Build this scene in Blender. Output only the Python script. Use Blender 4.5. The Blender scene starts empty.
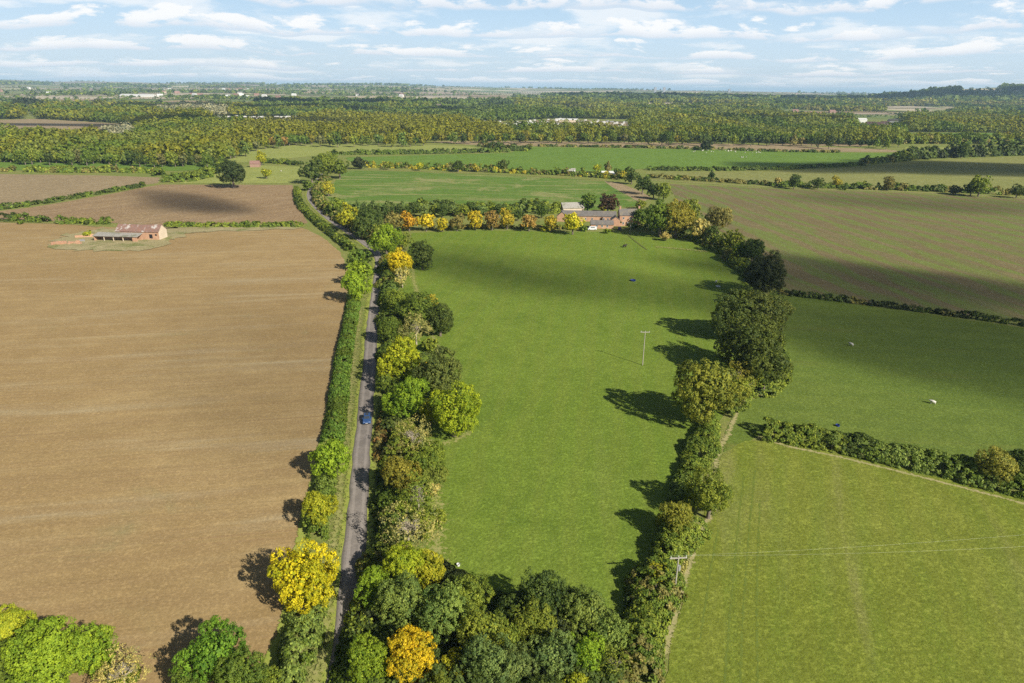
import bpy, math, random
import numpy as np
from mathutils import Matrix, Vector

random.seed(7)
RNG = np.random.default_rng(11)
sc = bpy.context.scene
col = sc.collection
R = math.radians

# ------------------------------------------------------------------ camera
F = 1024 * 24 / 36.0
CAMH = 75.0
PITCH = math.atan(252.5 / F)
ROLL = R(0.6)
CM = Matrix.Rotation(R(90) - PITCH, 3, 'X') @ Matrix.Rotation(ROLL, 3, 'Z')
CMn = np.array(CM)
cam_d = bpy.data.cameras.new("camera")
cam_d.lens = 24; cam_d.sensor_width = 36; cam_d.clip_start = 1; cam_d.clip_end = 120000
cam = bpy.data.objects.new("camera", cam_d)
cam.matrix_world = Matrix.Translation((0, 0, CAMH)) @ CM.to_4x4()
col.objects.link(cam); sc.camera = cam


def smooth(a, b, x):
    t = np.clip((x - a) / (b - a), 0, 1)
    return t * t * (3 - 2 * t)


def vnoise(x, y, seed=0):
    xi = np.floor(x); yi = np.floor(y); fx = x - xi; fy = y - yi
    fx = fx * fx * (3 - 2 * fx); fy = fy * fy * (3 - 2 * fy)
    def h(i, j):
        n = np.sin(i * 127.1 + j * 311.7 + seed * 74.7) * 43758.5453
        return n - np.floor(n)
    return (h(xi, yi) * (1 - fx) + h(xi + 1, yi) * fx) * (1 - fy) + (h(xi, yi + 1) * (1 - fx) + h(xi + 1, yi + 1) * fx) * fy


def H(x, y):
    """height of the land: level near by, rising to the far ridges"""
    x = np.asarray(x, float); y = np.asarray(y, float)
    yy = np.maximum(y, 1.0); u = x / yy
    ridge = np.interp(u, [-1.2, -.78, -.68, -.64, -.6, -.5, -.3, -.24, -.18, -.1, 0, .1, .2, .4, .5, .7, 1.2],
                      [135, 128, 126, 104, 112, 110, 100, 104, 112, 96, 84, 74, 66, 56, 50, 50, 50])
    ramp = 0.3 * smooth(1900, 4600, y) + 0.7 * smooth(4600, 11500, y)
    h = ridge * ramp
    h = h + (vnoise(x / 900, y / 900, 3) - .5) * 22 * smooth(2200, 5000, y)
    h = h + (vnoise(x / 2600, y / 2600, 5) - .5) * 26 * smooth(4000, 9000, y)
    hill = np.interp(u, [.34, .42, .48, .54, .58, .62, .66, .72, .78, .9, 1.2], [0, 18, 34, 60, 90, 110, 122, 133, 134, 126, 100])
    hill = hill * np.exp(-((yy - 5200) / 1050) ** 2)
    h = np.maximum(h, hill + (vnoise(x / 330, y / 330, 9) - .5) * 12 * smooth(10, 60, hill))
    return np.where(y > 1900, h, 0.0)


def ray(px, py):
    v = CMn @ np.array([px - 512.0, 341.5 - py, -F])
    return v / np.linalg.norm(v)


def at(px, py, z=0.0):
    """the point of the land seen at this place of the photograph"""
    d = ray(px, py)
    if d[2] > -1e-5 or (z - CAMH) / d[2] * d[1] > 1850:
        ts = np.geomspace(1500, 40000, 1400)
        X = d[0] * ts; Y = d[1] * ts; Z = CAMH + d[2] * ts
        m = np.nonzero(Z < H(X, Y))[0]
        i = m[0] if len(m) else len(ts) - 1
        return np.array([X[i], Y[i], float(H(X[i], Y[i]))])
    t = (z - CAMH) / d[2]
    return np.array([d[0] * t, d[1] * t, z])


def project(x, y, z):
    v = np.stack([x, y, z - CAMH], -1) @ CMn
    s = F / -v[..., 2]
    return 512 + v[..., 0] * s, 341.5 - v[..., 1] * s


def inpoly(px, py, poly):
    res = np.zeros(px.shape, bool)
    n = len(poly); j = n - 1
    for i in range(n):
        xi, yi = poly[i]; xj, yj = poly[j]
        if yi != yj:
            c = ((yi > py) != (yj > py)) & (px < (xj - xi) * (py - yi) / (yj - yi) + xi)
            res ^= c
        j = i
    return res


# ------------------------------------------------------------------ tagging
def tag(o, label=None, cat=None, group=None, kind=None):
    if label: o["label"] = label
    if cat: o["category"] = cat
    if group: o["group"] = group
    if kind: o["kind"] = kind
    return o


def link(name, me, mat=None, parent=None):
    o = bpy.data.objects.new(name, me)
    col.objects.link(o)
    if mat is not None and me is not None and len(me.materials) == 0:
        me.materials.append(mat)
    if parent is not None: o.parent = parent
    return o


def empty(name, loc, rz=0.0, scale=(1, 1, 1)):
    o = bpy.data.objects.new(name, None)
    o.empty_display_size = 0.5
    o.location = loc; o.rotation_euler = (0, 0, rz); o.scale = scale
    col.objects.link(o)
    return o


# ------------------------------------------------------------------ materials
def newmat(name):
    m = bpy.data.materials.new(name); m.use_nodes = True
    nt = m.node_tree
    for n in list(nt.nodes): nt.nodes.remove(n)
    out = nt.nodes.new('ShaderNodeOutputMaterial')
    return m, nt, out


class N:
    def __init__(s, nt): s.nt = nt
    def n(s, t, **kw):
        x = s.nt.nodes.new(t)
        for k, v in kw.items(): setattr(x, k, v)
        return x
    def l(s, a, b): s.nt.links.new(a, b)
    def coord(s): return s.n('ShaderNodeTexCoord').outputs['Object']
    def mapping(s, src, scale=(1, 1, 1), rot=0.0, loc=(0, 0, 0)):
        r = s.n('ShaderNodeMapping', vector_type='POINT')
        r0 = s.n('ShaderNodeMapping', vector_type='POINT')
        r0.inputs['Rotation'].default_value = (0, 0, rot)
        s.l(src, r0.inputs['Vector'])
        r.inputs['Scale'].default_value = scale; r.inputs['Location'].default_value = loc
        s.l(r0.outputs[0], r.inputs['Vector'])
        return r.outputs[0]
    def noise(s, vec, scale, detail=4, rough=.55, dist=0.0):
        x = s.n('ShaderNodeTexNoise')
        x.inputs['Scale'].default_value = scale; x.inputs['Detail'].default_value = detail
        x.inputs['Roughness'].default_value = rough; x.inputs['Distortion'].default_value = dist
        if vec is not None: s.l(vec, x.inputs['Vector'])
        return x.outputs['Fac']
    def ramp(s, fac, a, b, lo=0.0, hi=1.0):
        x = s.n('ShaderNodeMapRange'); x.interpolation_type = 'SMOOTHSTEP'
        x.inputs['From Min'].default_value = a; x.inputs['From Max'].default_value = b
        x.inputs['To Min'].default_value = lo; x.inputs['To Max'].default_value = hi
        s.l(fac, x.inputs['Value']); return x.outputs[0]
    def mix(s, fac, a, b, mode='MIX'):
        x = s.n('ShaderNodeMix', data_type='RGBA', blend_type=mode)
        for sock, v in ((x.inputs[0], fac), (x.inputs[6], a), (x.inputs[7], b)):
            if isinstance(v, (int, float)): sock.default_value = v
            elif isinstance(v, (tuple, list)): sock.default_value = (*v[:3], 1)
            else: s.l(v, sock)
        return x.outputs[2]
    def math(s, op, a, b=None, c=None):
        x = s.n('ShaderNodeMath', operation=op)
        for i, v in enumerate((a, b, c)):
            if v is None: continue
            if isinstance(v, (int, float)): x.inputs[i].default_value = v
            else: s.l(v, x.inputs[i])
        return x.outputs[0]


def plain(name, c, rough=.7, metal=0.0, var=.15, scale=1.5, spec=.3):
    m, nt, out = newmat(name); g = N(nt)
    p = g.n('ShaderNodeBsdfPrincipled')
    f = g.noise(g.coord(), scale, 5, .65)
    a = tuple(v * (1 - var) for v in c); b = tuple(min(1, v * (1 + var)) for v in c)
    g.l(g.mix(g.ramp(f, .3, .7), a, b), p.inputs['Base Color'])
    p.inputs['Roughness'].default_value = rough; p.inputs['Metallic'].default_value = metal
    p.inputs['Specular IOR Level'].default_value = spec
    g.l(p.outputs[0], out.inputs[0]); return m


def field_mat(name, c1, c2, rot=0.0, streak=None, streak_lo=.55, streak_hi=.75, stripes=None, rows=None,
              fleck=None, fleck_at=.62, patch=None, bump=.5, fine=1.2, big=.02, wheel=None, mott=.35):
    """c1/c2 large mottling; streak: colour of long patches along the working direction;
    stripes: (spacing, amount, colour) ; rows: (spacing, amount) fine drill rows; fleck: small spots"""
    m, nt, out = newmat(name); g = N(nt)
    p = g.n('ShaderNodeBsdfPrincipled')
    p.inputs['Roughness'].default_value = .9; p.inputs['Specular IOR Level'].default_value = .08
    co = g.coord()
    rv = g.mapping(co, rot=rot)
    c = g.mix(g.ramp(g.noise(co, big, 5, .6, .4), .35, .65), c1, c2)
    # mid-size mottling
    mid = g.noise(co, .11, 6, .65)
    c = g.mix(g.ramp(mid, .3, .7, .0, .5), c, tuple(v * .72 for v in c1))
    if streak:
        sv = g.mapping(co, rot=rot, scale=(.012, .11, 1))
        f = g.ramp(g.noise(sv, 1.0, 6, .62, .3), streak_lo, streak_hi)
        c = g.mix(f, c, streak)
    if patch:
        pc, psc, lo, hi = patch
        f = g.ramp(g.noise(g.mapping(co, loc=(13, 7, 0)), psc, 6, .68, .5), lo, hi)
        c = g.mix(f, c, pc)
    if stripes:
        sp, amt, scol = stripes
        sx = g.n('ShaderNodeSeparateXYZ'); g.l(rv, sx.inputs[0])
        wob = g.noise(g.mapping(co, rot=rot, scale=(.02, .08, 1)), 1.0, 3)
        v = g.math('ADD', g.math('MULTIPLY', sx.outputs[1], 1.0 / sp), g.math('MULTIPLY', wob, 1.6))
        w = g.math('SINE', g.math('MULTIPLY', v, 6.2832))
        f = g.ramp(w, -.5, .9, 0, amt)
        brk = g.ramp(g.noise(g.mapping(co, rot=rot, scale=(.02, .2, 1)), 1.0, 4), .2, .45)
        c = g.mix(g.math('MULTIPLY', f, brk), c, scol)
    h = g.noise(co, fine, 8, .75)
    if rows:
        sp, amt = rows
        rr = g.mapping(co, rot=rot, scale=(.012, 1.0 / sp, 1))
        f = g.noise(rr, 1.0, 4, .6)
        c = g.mix(g.ramp(f, .35, .65, 0, amt), c, tuple(v * .62 for v in c1))
        h = g.math('ADD', h, f)
    if wheel:
        sp, wcol = wheel
        sx = g.n('ShaderNodeSeparateXYZ'); g.l(rv, sx.inputs[0])
        v = g.math('FRACT', g.math('MULTIPLY', sx.outputs[1], 1.0 / sp))
        a = g.math('COMPARE', v, .45, .28 / sp); b = g.math('COMPARE', v, .45 + 1.9 / sp, .28 / sp)
        brk = g.ramp(g.noise(g.mapping(co, rot=rot, scale=(.05, .3, 1)), 1.0, 4), .42, .6, 0, .75)
        c = g.mix(g.math('MULTIPLY', g.math('MAXIMUM', a, b), brk), c, wcol)
    if fleck:
        f = g.ramp(g.noise(co, fine * .9, 8, .8), fleck_at, fleck_at + .07)
        c = g.mix(f, c, fleck)
    fn = g.noise(co, fine * 1.7, 6, .8)
    c = g.mix(g.ramp(fn, .44, .58, 0, .6 if mott > .2 else .38), c, tuple(v * .5 for v in c1))
    c = g.mix(g.ramp(g.noise(g.mapping(co, loc=(5, 2, 1)), fine * 1.3, 6, .8), .5, .62, 0, .45 if mott > .2 else .24), c, tuple(min(1, v * 1.6) for v in c2))
    c = g.mix(g.ramp(g.noise(g.mapping(co, loc=(1, 9, 1)), fine * .3, 6, .75), .45, .62, 0, mott), c, tuple(v * .65 for v in c1))
    g.l(c, p.inputs['Base Color'])
    b = g.n('ShaderNodeBump'); b.inputs['Strength'].default_value = bump; b.inputs['Distance'].default_value = .35
    g.l(h, b.inputs['Height']); g.l(b.outputs[0], p.inputs['Normal'])
    g.l(p.outputs[0], out.inputs[0])
    return m


def edge_mat(name, c1, c2, fine=1.0, soft=1.0):
    """ragged-edged ground strip: bare or dead-grass patches thin out towards the strip's edges"""
    m, nt, out = newmat(name); g = N(nt)
    p = g.n('ShaderNodeBsdfPrincipled'); p.inputs['Roughness'].default_value = .95
    p.inputs['Specular IOR Level'].default_value = .05
    co = g.coord()
    c = g.mix(g.ramp(g.noise(co, fine, 7, .75), .35, .65), c1, c2)
    g.l(c, p.inputs['Base Color'])
    a = g.n('ShaderNodeAttribute'); a.attribute_name = 'edge'
    nz = g.noise(co, 1.1, 8, .75)
    f = g.math('GREATER_THAN', g.math('ADD', g.math('MULTIPLY', a.outputs['Fac'], soft), g.math('MULTIPLY', g.math('SUBTRACT', nz, .5), 3.2)), .52)
    t = g.n('ShaderNodeBsdfTransparent'); mx = g.n('ShaderNodeMixShader')
    g.l(f, mx.inputs[0]); g.l(t.outputs[0], mx.inputs[1]); g.l(p.outputs[0], mx.inputs[2])
    g.l(mx.outputs[0], out.inputs[0])
    return m


def leaf_mat(name, attr=False, trans=.3):
    m, nt, out = newmat(name); g = N(nt)
    t = g.n('ShaderNodeAttribute'); t.attribute_name = 'tone'
    if attr:
        a = g.n('ShaderNodeAttribute'); a.attribute_name = 'tint'; base = a.outputs['Color']
    else:
        oi = g.n('ShaderNodeObjectInfo'); base = oi.outputs['Color']
    lo = g.mix(1.0, base, (.46, .62, .5), 'MULTIPLY')
    hi = g.mix(1.0, base, (1.6, 1.5, .85), 'MULTIPLY')
    c = g.mix(t.outputs['Fac'], lo, hi)
    d = g.n('ShaderNodeBsdfPrincipled'); d.inputs['Roughness'].default_value = .6
    d.inputs['Specular IOR Level'].default_value = .18
    tr = g.n('ShaderNodeBsdfTranslucent'); mx = g.n('ShaderNodeMixShader')
    mx.inputs[0].default_value = trans
    g.l(c, d.inputs['Base Color']); g.l(g.mix(1.0, c, (1.1, 1.15, .7), 'MULTIPLY'), tr.inputs['Color'])
    g.l(d.outputs[0], mx.inputs[1]); g.l(tr.outputs[0], mx.inputs[2]); g.l(mx.outputs[0], out.inputs[0])
    return m


M_LEAF = leaf_mat("leaf"); M_LEAFT = leaf_mat("leaf_mixed", True)
M_BARK = plain("bark", (.16, .13, .1), .9, var=.35, scale=3)
M_TWIG = plain("pale_twigs", (.42, .36, .27), .9, var=.3, scale=3)
M_WHITEWOOD = plain("bleached_wood", (.55, .5, .44), .9, var=.2, scale=3)

# ------------------------------------------------------------------ mesh helpers
def quads_mesh(name, P, Nn, size, tone, tint=None, aspect=1.0, rng=RNG):
    """many small leaf faces at P facing Nn"""
    n = len(P)
    r = rng.normal(size=(n, 3))
    U = np.cross(Nn, r); U /= np.linalg.norm(U, axis=1, keepdims=True) + 1e-9
    V = np.cross(Nn, U)
    s = (size if np.ndim(size) else np.full(n, size))[:, None] * .5
    U = U * s * aspect; V = V * s
    co = np.stack([P - U - V * .7, P + U * .9 - V, P + U + V * .8, P - U * .8 + V], 1).reshape(-1, 3)
    me = bpy.data.meshes.new(name)
    me.vertices.add(4 * n); me.vertices.foreach_set('co', co.astype(np.float32).ravel())
    me.loops.add(4 * n); me.loops.foreach_set('vertex_index', np.arange(4 * n, dtype=np.int32))
    me.polygons.add(n)
    me.polygons.foreach_set('loop_start', np.arange(0, 4 * n, 4, dtype=np.int32))
    me.polygons.foreach_set('loop_total', np.full(n, 4, dtype=np.int32))
    me.update(calc_edges=True)
    a = me.attributes.new('tone', 'FLOAT', 'FACE'); a.data.foreach_set('value', tone.astype(np.float32))
    if tint is not None:
        b = me.attributes.new('tint', 'FLOAT_COLOR', 'FACE')
        t4 = np.concatenate([tint, np.ones((n, 1))], 1)
        b.data.foreach_set('color', t4.astype(np.float32).ravel())
    me.validate()
    return me


def unit(v): return v / (np.linalg.norm(v, axis=-1, keepdims=True) + 1e-9)


def crown(name, seed, nlobe=26, nsub=14, nleaf=22, leaf=.055, hgt=1.0, cz=1.15, zmin=-.75, shape='round', sparse=False, core=.15):
    rng = np.random.default_rng(seed)
    d = unit(rng.normal(size=(nlobe * 4, 3))); d = d[d[:, 2] > zmin][:nlobe]
    if shape == 'cone':
        t = rng.random(len(d)) ** 1.3
        ang = rng.random(len(d)) * 6.283
        rad = (1 - t) * .75 + .05
        C = np.stack([np.cos(ang) * rad, np.sin(ang) * rad, -.9 + 1.9 * t], 1); lr = .16 + .22 * (1 - t)
    else:
        rr = rng.uniform(.38, .8, len(d))
        C = d * rr[:, None]; lr = rng.uniform(.26, .42, len(d))
        lop = rng.uniform(.82, 1.18, 3); C = C * lop
    # sub clumps on lobe surfaces
    nl = len(C)
    li = np.repeat(np.arange(nl), nsub)
    sd = unit(rng.normal(size=(len(li), 3)) + unit(C[li]) * .55 + np.array([0, 0, .15]))
    S = C[li] + sd * (lr[li] * rng.uniform(.75, 1.05, len(li)))[:, None]
    sr = rng.uniform(.06, .14, len(li)) * (.85 if leaf < .035 else 1)
    # drop clumps buried inside other lobes
    D = np.linalg.norm(S[:, None, :] - C[None], axis=2) / lr[None]
    D[np.arange(len(li)), li] = 9
    keep = D.min(1) > (.72 if not sparse else .5)
    S = S[keep]; sr = sr[keep]; sd = sd[keep]; slt = rng.random(len(S)); lobt = rng.random(nl)[li[keep]]
    ci = np.repeat(np.arange(len(S)), nleaf)
    ld = unit(rng.normal(size=(len(ci), 3)) + sd[ci] * .6)
    P = S[ci] + ld * (sr[ci] * rng.uniform(.5, 1.08, len(ci)))[:, None]
    Nn = unit(ld * .75 + sd[ci] * .5 + rng.normal(size=(len(ci), 3)) * .42)
    tone = np.clip(.5 + (lobt[ci] - .5) * .45 + (slt[ci] - .5) * .35 + (rng.random(len(ci)) - .5) * .55, 0, 1)
    # inner fill so that the middle is not hollow
    k = int(len(P) * core)
    cd = unit(rng.normal(size=(k, 3))); Pc = cd * rng.uniform(.35, .7, (k, 1))
    if shape == 'cone': Pc = Pc * [.4, .4, 1]
    P = np.concatenate([P, Pc]); Nn = np.concatenate([Nn, unit(cd + rng.normal(size=(k, 3)) * .4)])
    tone = np.concatenate([tone, rng.random(k)])
    P = P * [1, 1, hgt] + [0, 0, cz]
    P[:, 2] = np.maximum(P[:, 2], .03)
    size = np.full(len(P), leaf) * rng.uniform(.7, 1.35, len(P)); size[-k:] *= 1.8
    me = quads_mesh(name, P, Nn, size, tone, rng=rng)
    me.materials.append(M_LEAF)
    return me


def tube_into(V, Fc, p0, p1, r0, r1, n=6):
    p0 = np.array(p0, float); p1 = np.array(p1, float)
    ax = unit(p1 - p0); a = unit(np.cross(ax, [0.3, .9, .2])); b = np.cross(ax, a)
    i0 = len(V)
    for p, r in ((p0, r0), (p1, r1)):
        for k in range(n):
            t = 2 * math.pi * k / n
            V.append(tuple(p + (a * math.cos(t) + b * math.sin(t)) * r))
    for k in range(n):
        Fc.append((i0 + k, i0 + (k + 1) % n, i0 + n + (k + 1) % n, i0 + n + k))
    Fc.append(tuple(i0 + n + k for k in range(n)))
    Fc.append(tuple(i0 + k for k in reversed(range(n))))


def branch_mesh(name, seed, mat, h=1.15, r=.07, depth=3, spread=.75, fan=5, n=6, top=1.0):
    rnd = random.Random(seed); V = []; Fc = []
    tube_into(V, Fc, (0, 0, -.02), (.01, .0, h * .4), r * 1.25, r, 8)
    def grow(p, d, L, rr, lv):
        q = p + d * L
        tube_into(V, Fc, p, q, rr, rr * .6, n if lv > 1 else 4)
        if lv <= 0: return
        for _ in range(fan if lv == depth else 3):
            nd = unit(d + np.array([rnd.gauss(0, spread), rnd.gauss(0, spread), rnd.gauss(.15, spread * .5)]))
            if nd[2] < -.2: nd[2] = .05; nd = unit(nd)
            grow(p + d * L * rnd.uniform(.6, 1), nd, L * rnd.uniform(.6, .82), rr * .58, lv - 1)
    grow(np.array([.01, 0, h * .36]), np.array([0, 0, 1.0]), h * .33 * top, r * .9, depth)
    me = bpy.data.meshes.new(name); me.from_pydata(V, [], Fc); me.update()
    me.materials.append(mat); return me


CR = {
    'hi': [crown("crown_round", s, 30, 20, 26, .043, zmin=-.9) for s in (1, 2, 3, 4, 5)],
    'big': [crown("crown_big", s, 34, 26, 34, .032, zmin=-.9) for s in (6, 7, 8)],
    'mid': [crown("crown_mid", s, 24, 10, 14, .085, zmin=-.9) for s in (11, 12, 13, 14)],
    'lo': [crown("crown_far", s, 14, 6, 7, .2) for s in (21, 22, 23)],
    'hi_tall': [crown("crown_tall", s, 28, 20, 26, .045, zmin=-.95, hgt=1.35, cz=1.5) for s in (31, 32)],
    'mid_tall': [crown("crown_tall_mid", s, 22, 9, 13, .09, zmin=-.95, hgt=1.35, cz=1.5) for s in (33, 34)],
    'lo_tall': [crown("crown_tall_far", s, 14, 6, 7, .2, hgt=1.4, cz=1.5) for s in (35, 36)],
    'hi_shrub': [crown("crown_shrub", s, 26, 18, 24, .048, hgt=.8, cz=.62, zmin=-.4) for s in (41, 42)],
    'mid_shrub': [crown("crown_shrub_mid", s, 18, 9, 12, .11, hgt=.8, cz=.62, zmin=-.4) for s in (43, 44)],
    'lo_shrub': [crown("crown_shrub_far", s, 12, 6, 7, .22, hgt=.8, cz=.62, zmin=-.4) for s in (45, 46)],
    'hi_thin': [crown("crown_thin", s, 26, 12, 9, .04, sparse=True, core=.02) for s in (51, 52)],
    'mid_thin': [crown("crown_thin_mid", s, 20, 9, 8, .085, sparse=True, core=.05) for s in (53,)],
    'lo_thin': [crown("crown_thin_far", s, 14, 6, 6, .2, sparse=True, core=.05) for s in (54,)],
    'mid_cone': [crown("crown_cone", s, 34, 7, 9, .11, cz=1.1, shape='cone', core=.1) for s in (61, 62)],
}
for k, a, b in (('hi_cone', 'mid_cone', 0), ('lo_cone', 'mid_cone', 0)): CR[k] = CR[a]
TRUNK = [branch_mesh("trunk_limbs", s, M_BARK) for s in (1, 2, 3)]
TRUNKS = [branch_mesh("stem", s, M_BARK, h=.7, r=.05, depth=2) for s in (4, 5)]
TWIGS = [branch_mesh("pale_branches", s, M_TWIG, h=1.25, r=.045, depth=5, spread=.55, fan=7, n=4, top=1.05) for s in (6, 7)]
TWIGS_MID = [branch_mesh("pale_branches_mid", s, M_TWIG, h=1.25, r=.06, depth=3, spread=.55, fan=7, n=4, top=1.3) for s in (8,)]
SNAG = branch_mesh("dead_branches", 9, M_WHITEWOOD, h=1.2, r=.05, depth=4, spread=.6, fan=5, n=5, top=1.3)

PAL = dict(
    dark=(.085, .118, .034), black=(.045, .058, .028), mid=(.13, .18, .036), bright=(.24, .33, .035), lime=(.33, .37, .03),
    yg=(.36, .36, .035), gold=(.6, .48, .025), orange=(.52, .32, .04), olive=(.205, .245, .045), tan=(.42, .36, .17),
    grey=(.2, .255, .075), blue=(.175, .23, .09), rust=(.32, .21, .08), purple=(.085, .05, .04), brown=(.23, .205, .085),
    amber=(.42, .35, .05), autumn=(.25, .23, .045))
CZ = dict(tree=1.15, tall=1.5, shrub=.62, thin=1.15, cone=1.1)
NAMES = dict(tree='broadleaf_tree', tall='tall_tree', shrub='shrub', thin='bare_tree', cone='conifer_tree')


GL_ = 'trees along the lane'; GB_ = 'trees in the foreground copse'


def tree(px, py, rp, kind, colour, label, group=None, base=None, squash=1.0, seed=None):
    rnd = random.Random(seed if seed is not None else int(px * 31 + py * 17))
    rp = rp * {GB_: 1.07, GL_: 1.07, 'trees at the bottom left': 1.2}.get(group, 1.0)
    p = at(px, py, 4.0); rm = 4.0
    for _ in range(5):
        dist = -(CMn.T @ (p - [0, 0, CAMH]))[2]
        rm = rp * dist / F
        hz = float(H(p[0], p[1]))
        p = at(px, py, (CZ[kind] * rm * squash + hz) if p[1] < 1800 else 0)
    lod = 'big' if rp >= 23 and kind == 'tree' else 'hi' if rp >= 13 else ('mid' if rp >= 5.5 else 'lo')
    suf = '' if kind == 'tree' else '_' + kind
    cm = rnd.choice(CR[lod + suf])
    c = PAL[colour] if isinstance(colour, str) else colour
    j = rnd.uniform(.9, 1.12)
    c = (c[0] * j * rnd.uniform(.93, 1.07), c[1] * j, c[2] * j, 1)
    sx = rm * rnd.uniform(.94, 1.06); sy = rm * rnd.uniform(.94, 1.06)
    z0 = float(H(p[0], p[1]))
    root = empty(NAMES[kind], (p[0], p[1], z0), rnd.uniform(0, 6.28), (sx, sy, rm * squash * rnd.uniform(.95, 1.05)))
    tag(root, label, 'shrub' if kind == 'shrub' else 'tree', group)
    o = link('crown', cm, parent=root); o.color = c
    if kind == 'thin':
        link('trunk', rnd.choice(TWIGS if lod == 'hi' else TWIGS_MID), parent=root)
    else:
        link('trunk', rnd.choice(TRUNKS if kind == 'shrub' else TRUNK), parent=root)
    return root


# ------------------------------------------------------------------ ground
def polar_ground():
    ys = np.concatenate([[-3000, -600, -100, 0, 300, 900, 1500], np.arange(1850, 7000, 90), np.arange(7000, 14000, 200), np.geomspace(14000, 42000, 22)])
    us = np.linspace(-1.3, 1.3, 150)
    X = np.zeros((len(ys), len(us))); Y = np.zeros_like(X)
    for i, y in enumerate(ys):
        X[i] = us * max(y, 2200) * 1.0; Y[i] = y
    Z = H(X, Y)
    V = np.stack([X, Y, Z], -1).reshape(-1, 3)
    n = len(us)
    Fs = [(i * n + j, i * n + j + 1, (i + 1) * n + j + 1, (i + 1) * n + j) for i in range(len(ys) - 1) for j in range(n - 1)]
    me = bpy.data.meshes.new("ground"); me.from_pydata(V.tolist(), [], Fs); me.update()
    for p in me.polygons: p.use_smooth = True
    return me


def ground_mat():
    m, nt, out = newmat("rough_grassland"); g = N(nt)
    p = g.n('ShaderNodeBsdfPrincipled'); p.inputs['Roughness'].default_value = .95
    p.inputs['Specular IOR Level'].default_value = .05
    co = g.coord()
    n1 = g.noise(co, .03, 6, .65); n2 = g.noise(co, .5, 8, .75)
    near = g.mix(g.ramp(n1, .4, .6), (.19, .24, .05), (.25, .26, .07))
    near = g.mix(g.ramp(n2, .45, .65, 0, .8), near, (.3, .26, .11))
    near = g.mix(g.ramp(g.noise(co, 1.6, 6, .8), .4, .65, 0, .6), near, (.07, .11, .02))
    # far farmland: a patchwork of fields, each cell its own crop
    wv = g.n('ShaderNodeVectorMath', operation='MULTIPLY_ADD')
    mp = g.mapping(co, rot=.35, scale=(.0030, .0018, 0.0))
    vo = g.n('ShaderNodeTexVoronoi'); vo.distance = 'CHEBYCHEV'; vo.inputs['Scale'].default_value = 1.0
    vo.inputs['Randomness'].default_value = .75
    g.l(mp, vo.inputs['Vector'])
    sp = g.n('ShaderNodeSeparateColor'); g.l(vo.outputs['Color'], sp.inputs[0])
    cr = g.n('ShaderNodeValToRGB'); cr.color_ramp.interpolation = 'CONSTANT'
    e = cr.color_ramp.elements
    cols = [(0, (.24, .26, .1)), (.2, (.5, .42, .28)), (.34, (.17, .22, .06)), (.5, (.4, .32, .2)), (.64, (.28, .29, .12)), (.78, (.6, .52, .36)), (.9, (.16, .21, .06))]
    e[0].position = 0; e[0].color = (*cols[0][1], 1); e[1].position = cols[1][0]; e[1].color = (*cols[1][1], 1)
    for pos, c in cols[2:]:
        x = e.new(pos); x.color = (*c, 1)
    g.l(sp.outputs[0], cr.inputs[0])
    far = g.mix(g.ramp(g.noise(co, .01, 5, .7), .3, .7, 0, .35), cr.outputs[0], (.12, .13, .06))
    sx = g.n('ShaderNodeSeparateXYZ'); g.l(co, sx.inputs[0])
    c = g.mix(g.ramp(sx.outputs[1], 2000, 2300), near, far)
    g.l(c, p.inputs['Base Color'])
    b = g.n('ShaderNodeBump'); b.inputs['Strength'].default_value = .6; b.inputs['Distance'].default_value = .4
    g.l(n2, b.inputs['Height']); g.l(b.outputs[0], p.inputs['Normal'])
    g.l(p.outputs[0], out.inputs[0]); return m


gr = link("ground", polar_ground(), ground_mat()); gr["kind"] = "structure"

zlev = [0.03]


def resample(P, step, closed):
    P = [np.array(p[:2]) for p in P]
    out = []
    n = len(P)
    for i in range(n if closed else n - 1):
        a, b = P[i], P[(i + 1) % n]
        L = np.linalg.norm(b - a); k = max(1, int(L / step))
        for t in range(k): out.append(a + (b - a) * t / k)
    if not closed: out.append(P[-1])
    return np.array(out)


def curve(P, step=4.0):
    """smooth line through ground points"""
    P = np.array([p[:2] for p in P]); n = len(P)
    ext = np.concatenate([[2 * P[0] - P[1]], P, [2 * P[-1] - P[-2]]])
    out = []
    for i in range(n - 1):
        p0, p1, p2, p3 = ext[i:i + 4]
        k = max(2, int(np.linalg.norm(p2 - p1) / step))
        for t in np.arange(k) / k:
            out.append(.5 * ((2 * p1) + (-p0 + p2) * t + (2 * p0 - 5 * p1 + 4 * p2 - p3) * t * t + (-p0 + 3 * p1 - 3 * p2 + p3) * t ** 3))
    out.append(P[-1]); return np.array(out)


def field(name, poly_px, mat, rough=.5, z=None):
    W = [at(*p) for p in poly_px]
    far = max(w[1] for w in W)
    pts = resample(W, 3.0 if far < 500 else 12.0, True)
    j = np.stack([vnoise(pts[:, 0] * .33, pts[:, 1] * .33, 2), vnoise(pts[:, 0] * .33, pts[:, 1] * .33, 8)], 1) - .5
    pts = pts + j * rough * 2
    if z is None:
        z = zlev[0]; zlev[0] += .006
    me = bpy.data.meshes.new(name)
    me.from_pydata([(a, b, z) for a, b in pts], [], [tuple(range(len(pts)))]); me.update()
    if me.polygons[0].normal.z < 0: me.flip_normals()
    o = link(name, me, mat); o["kind"] = "structure"; return o


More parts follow.
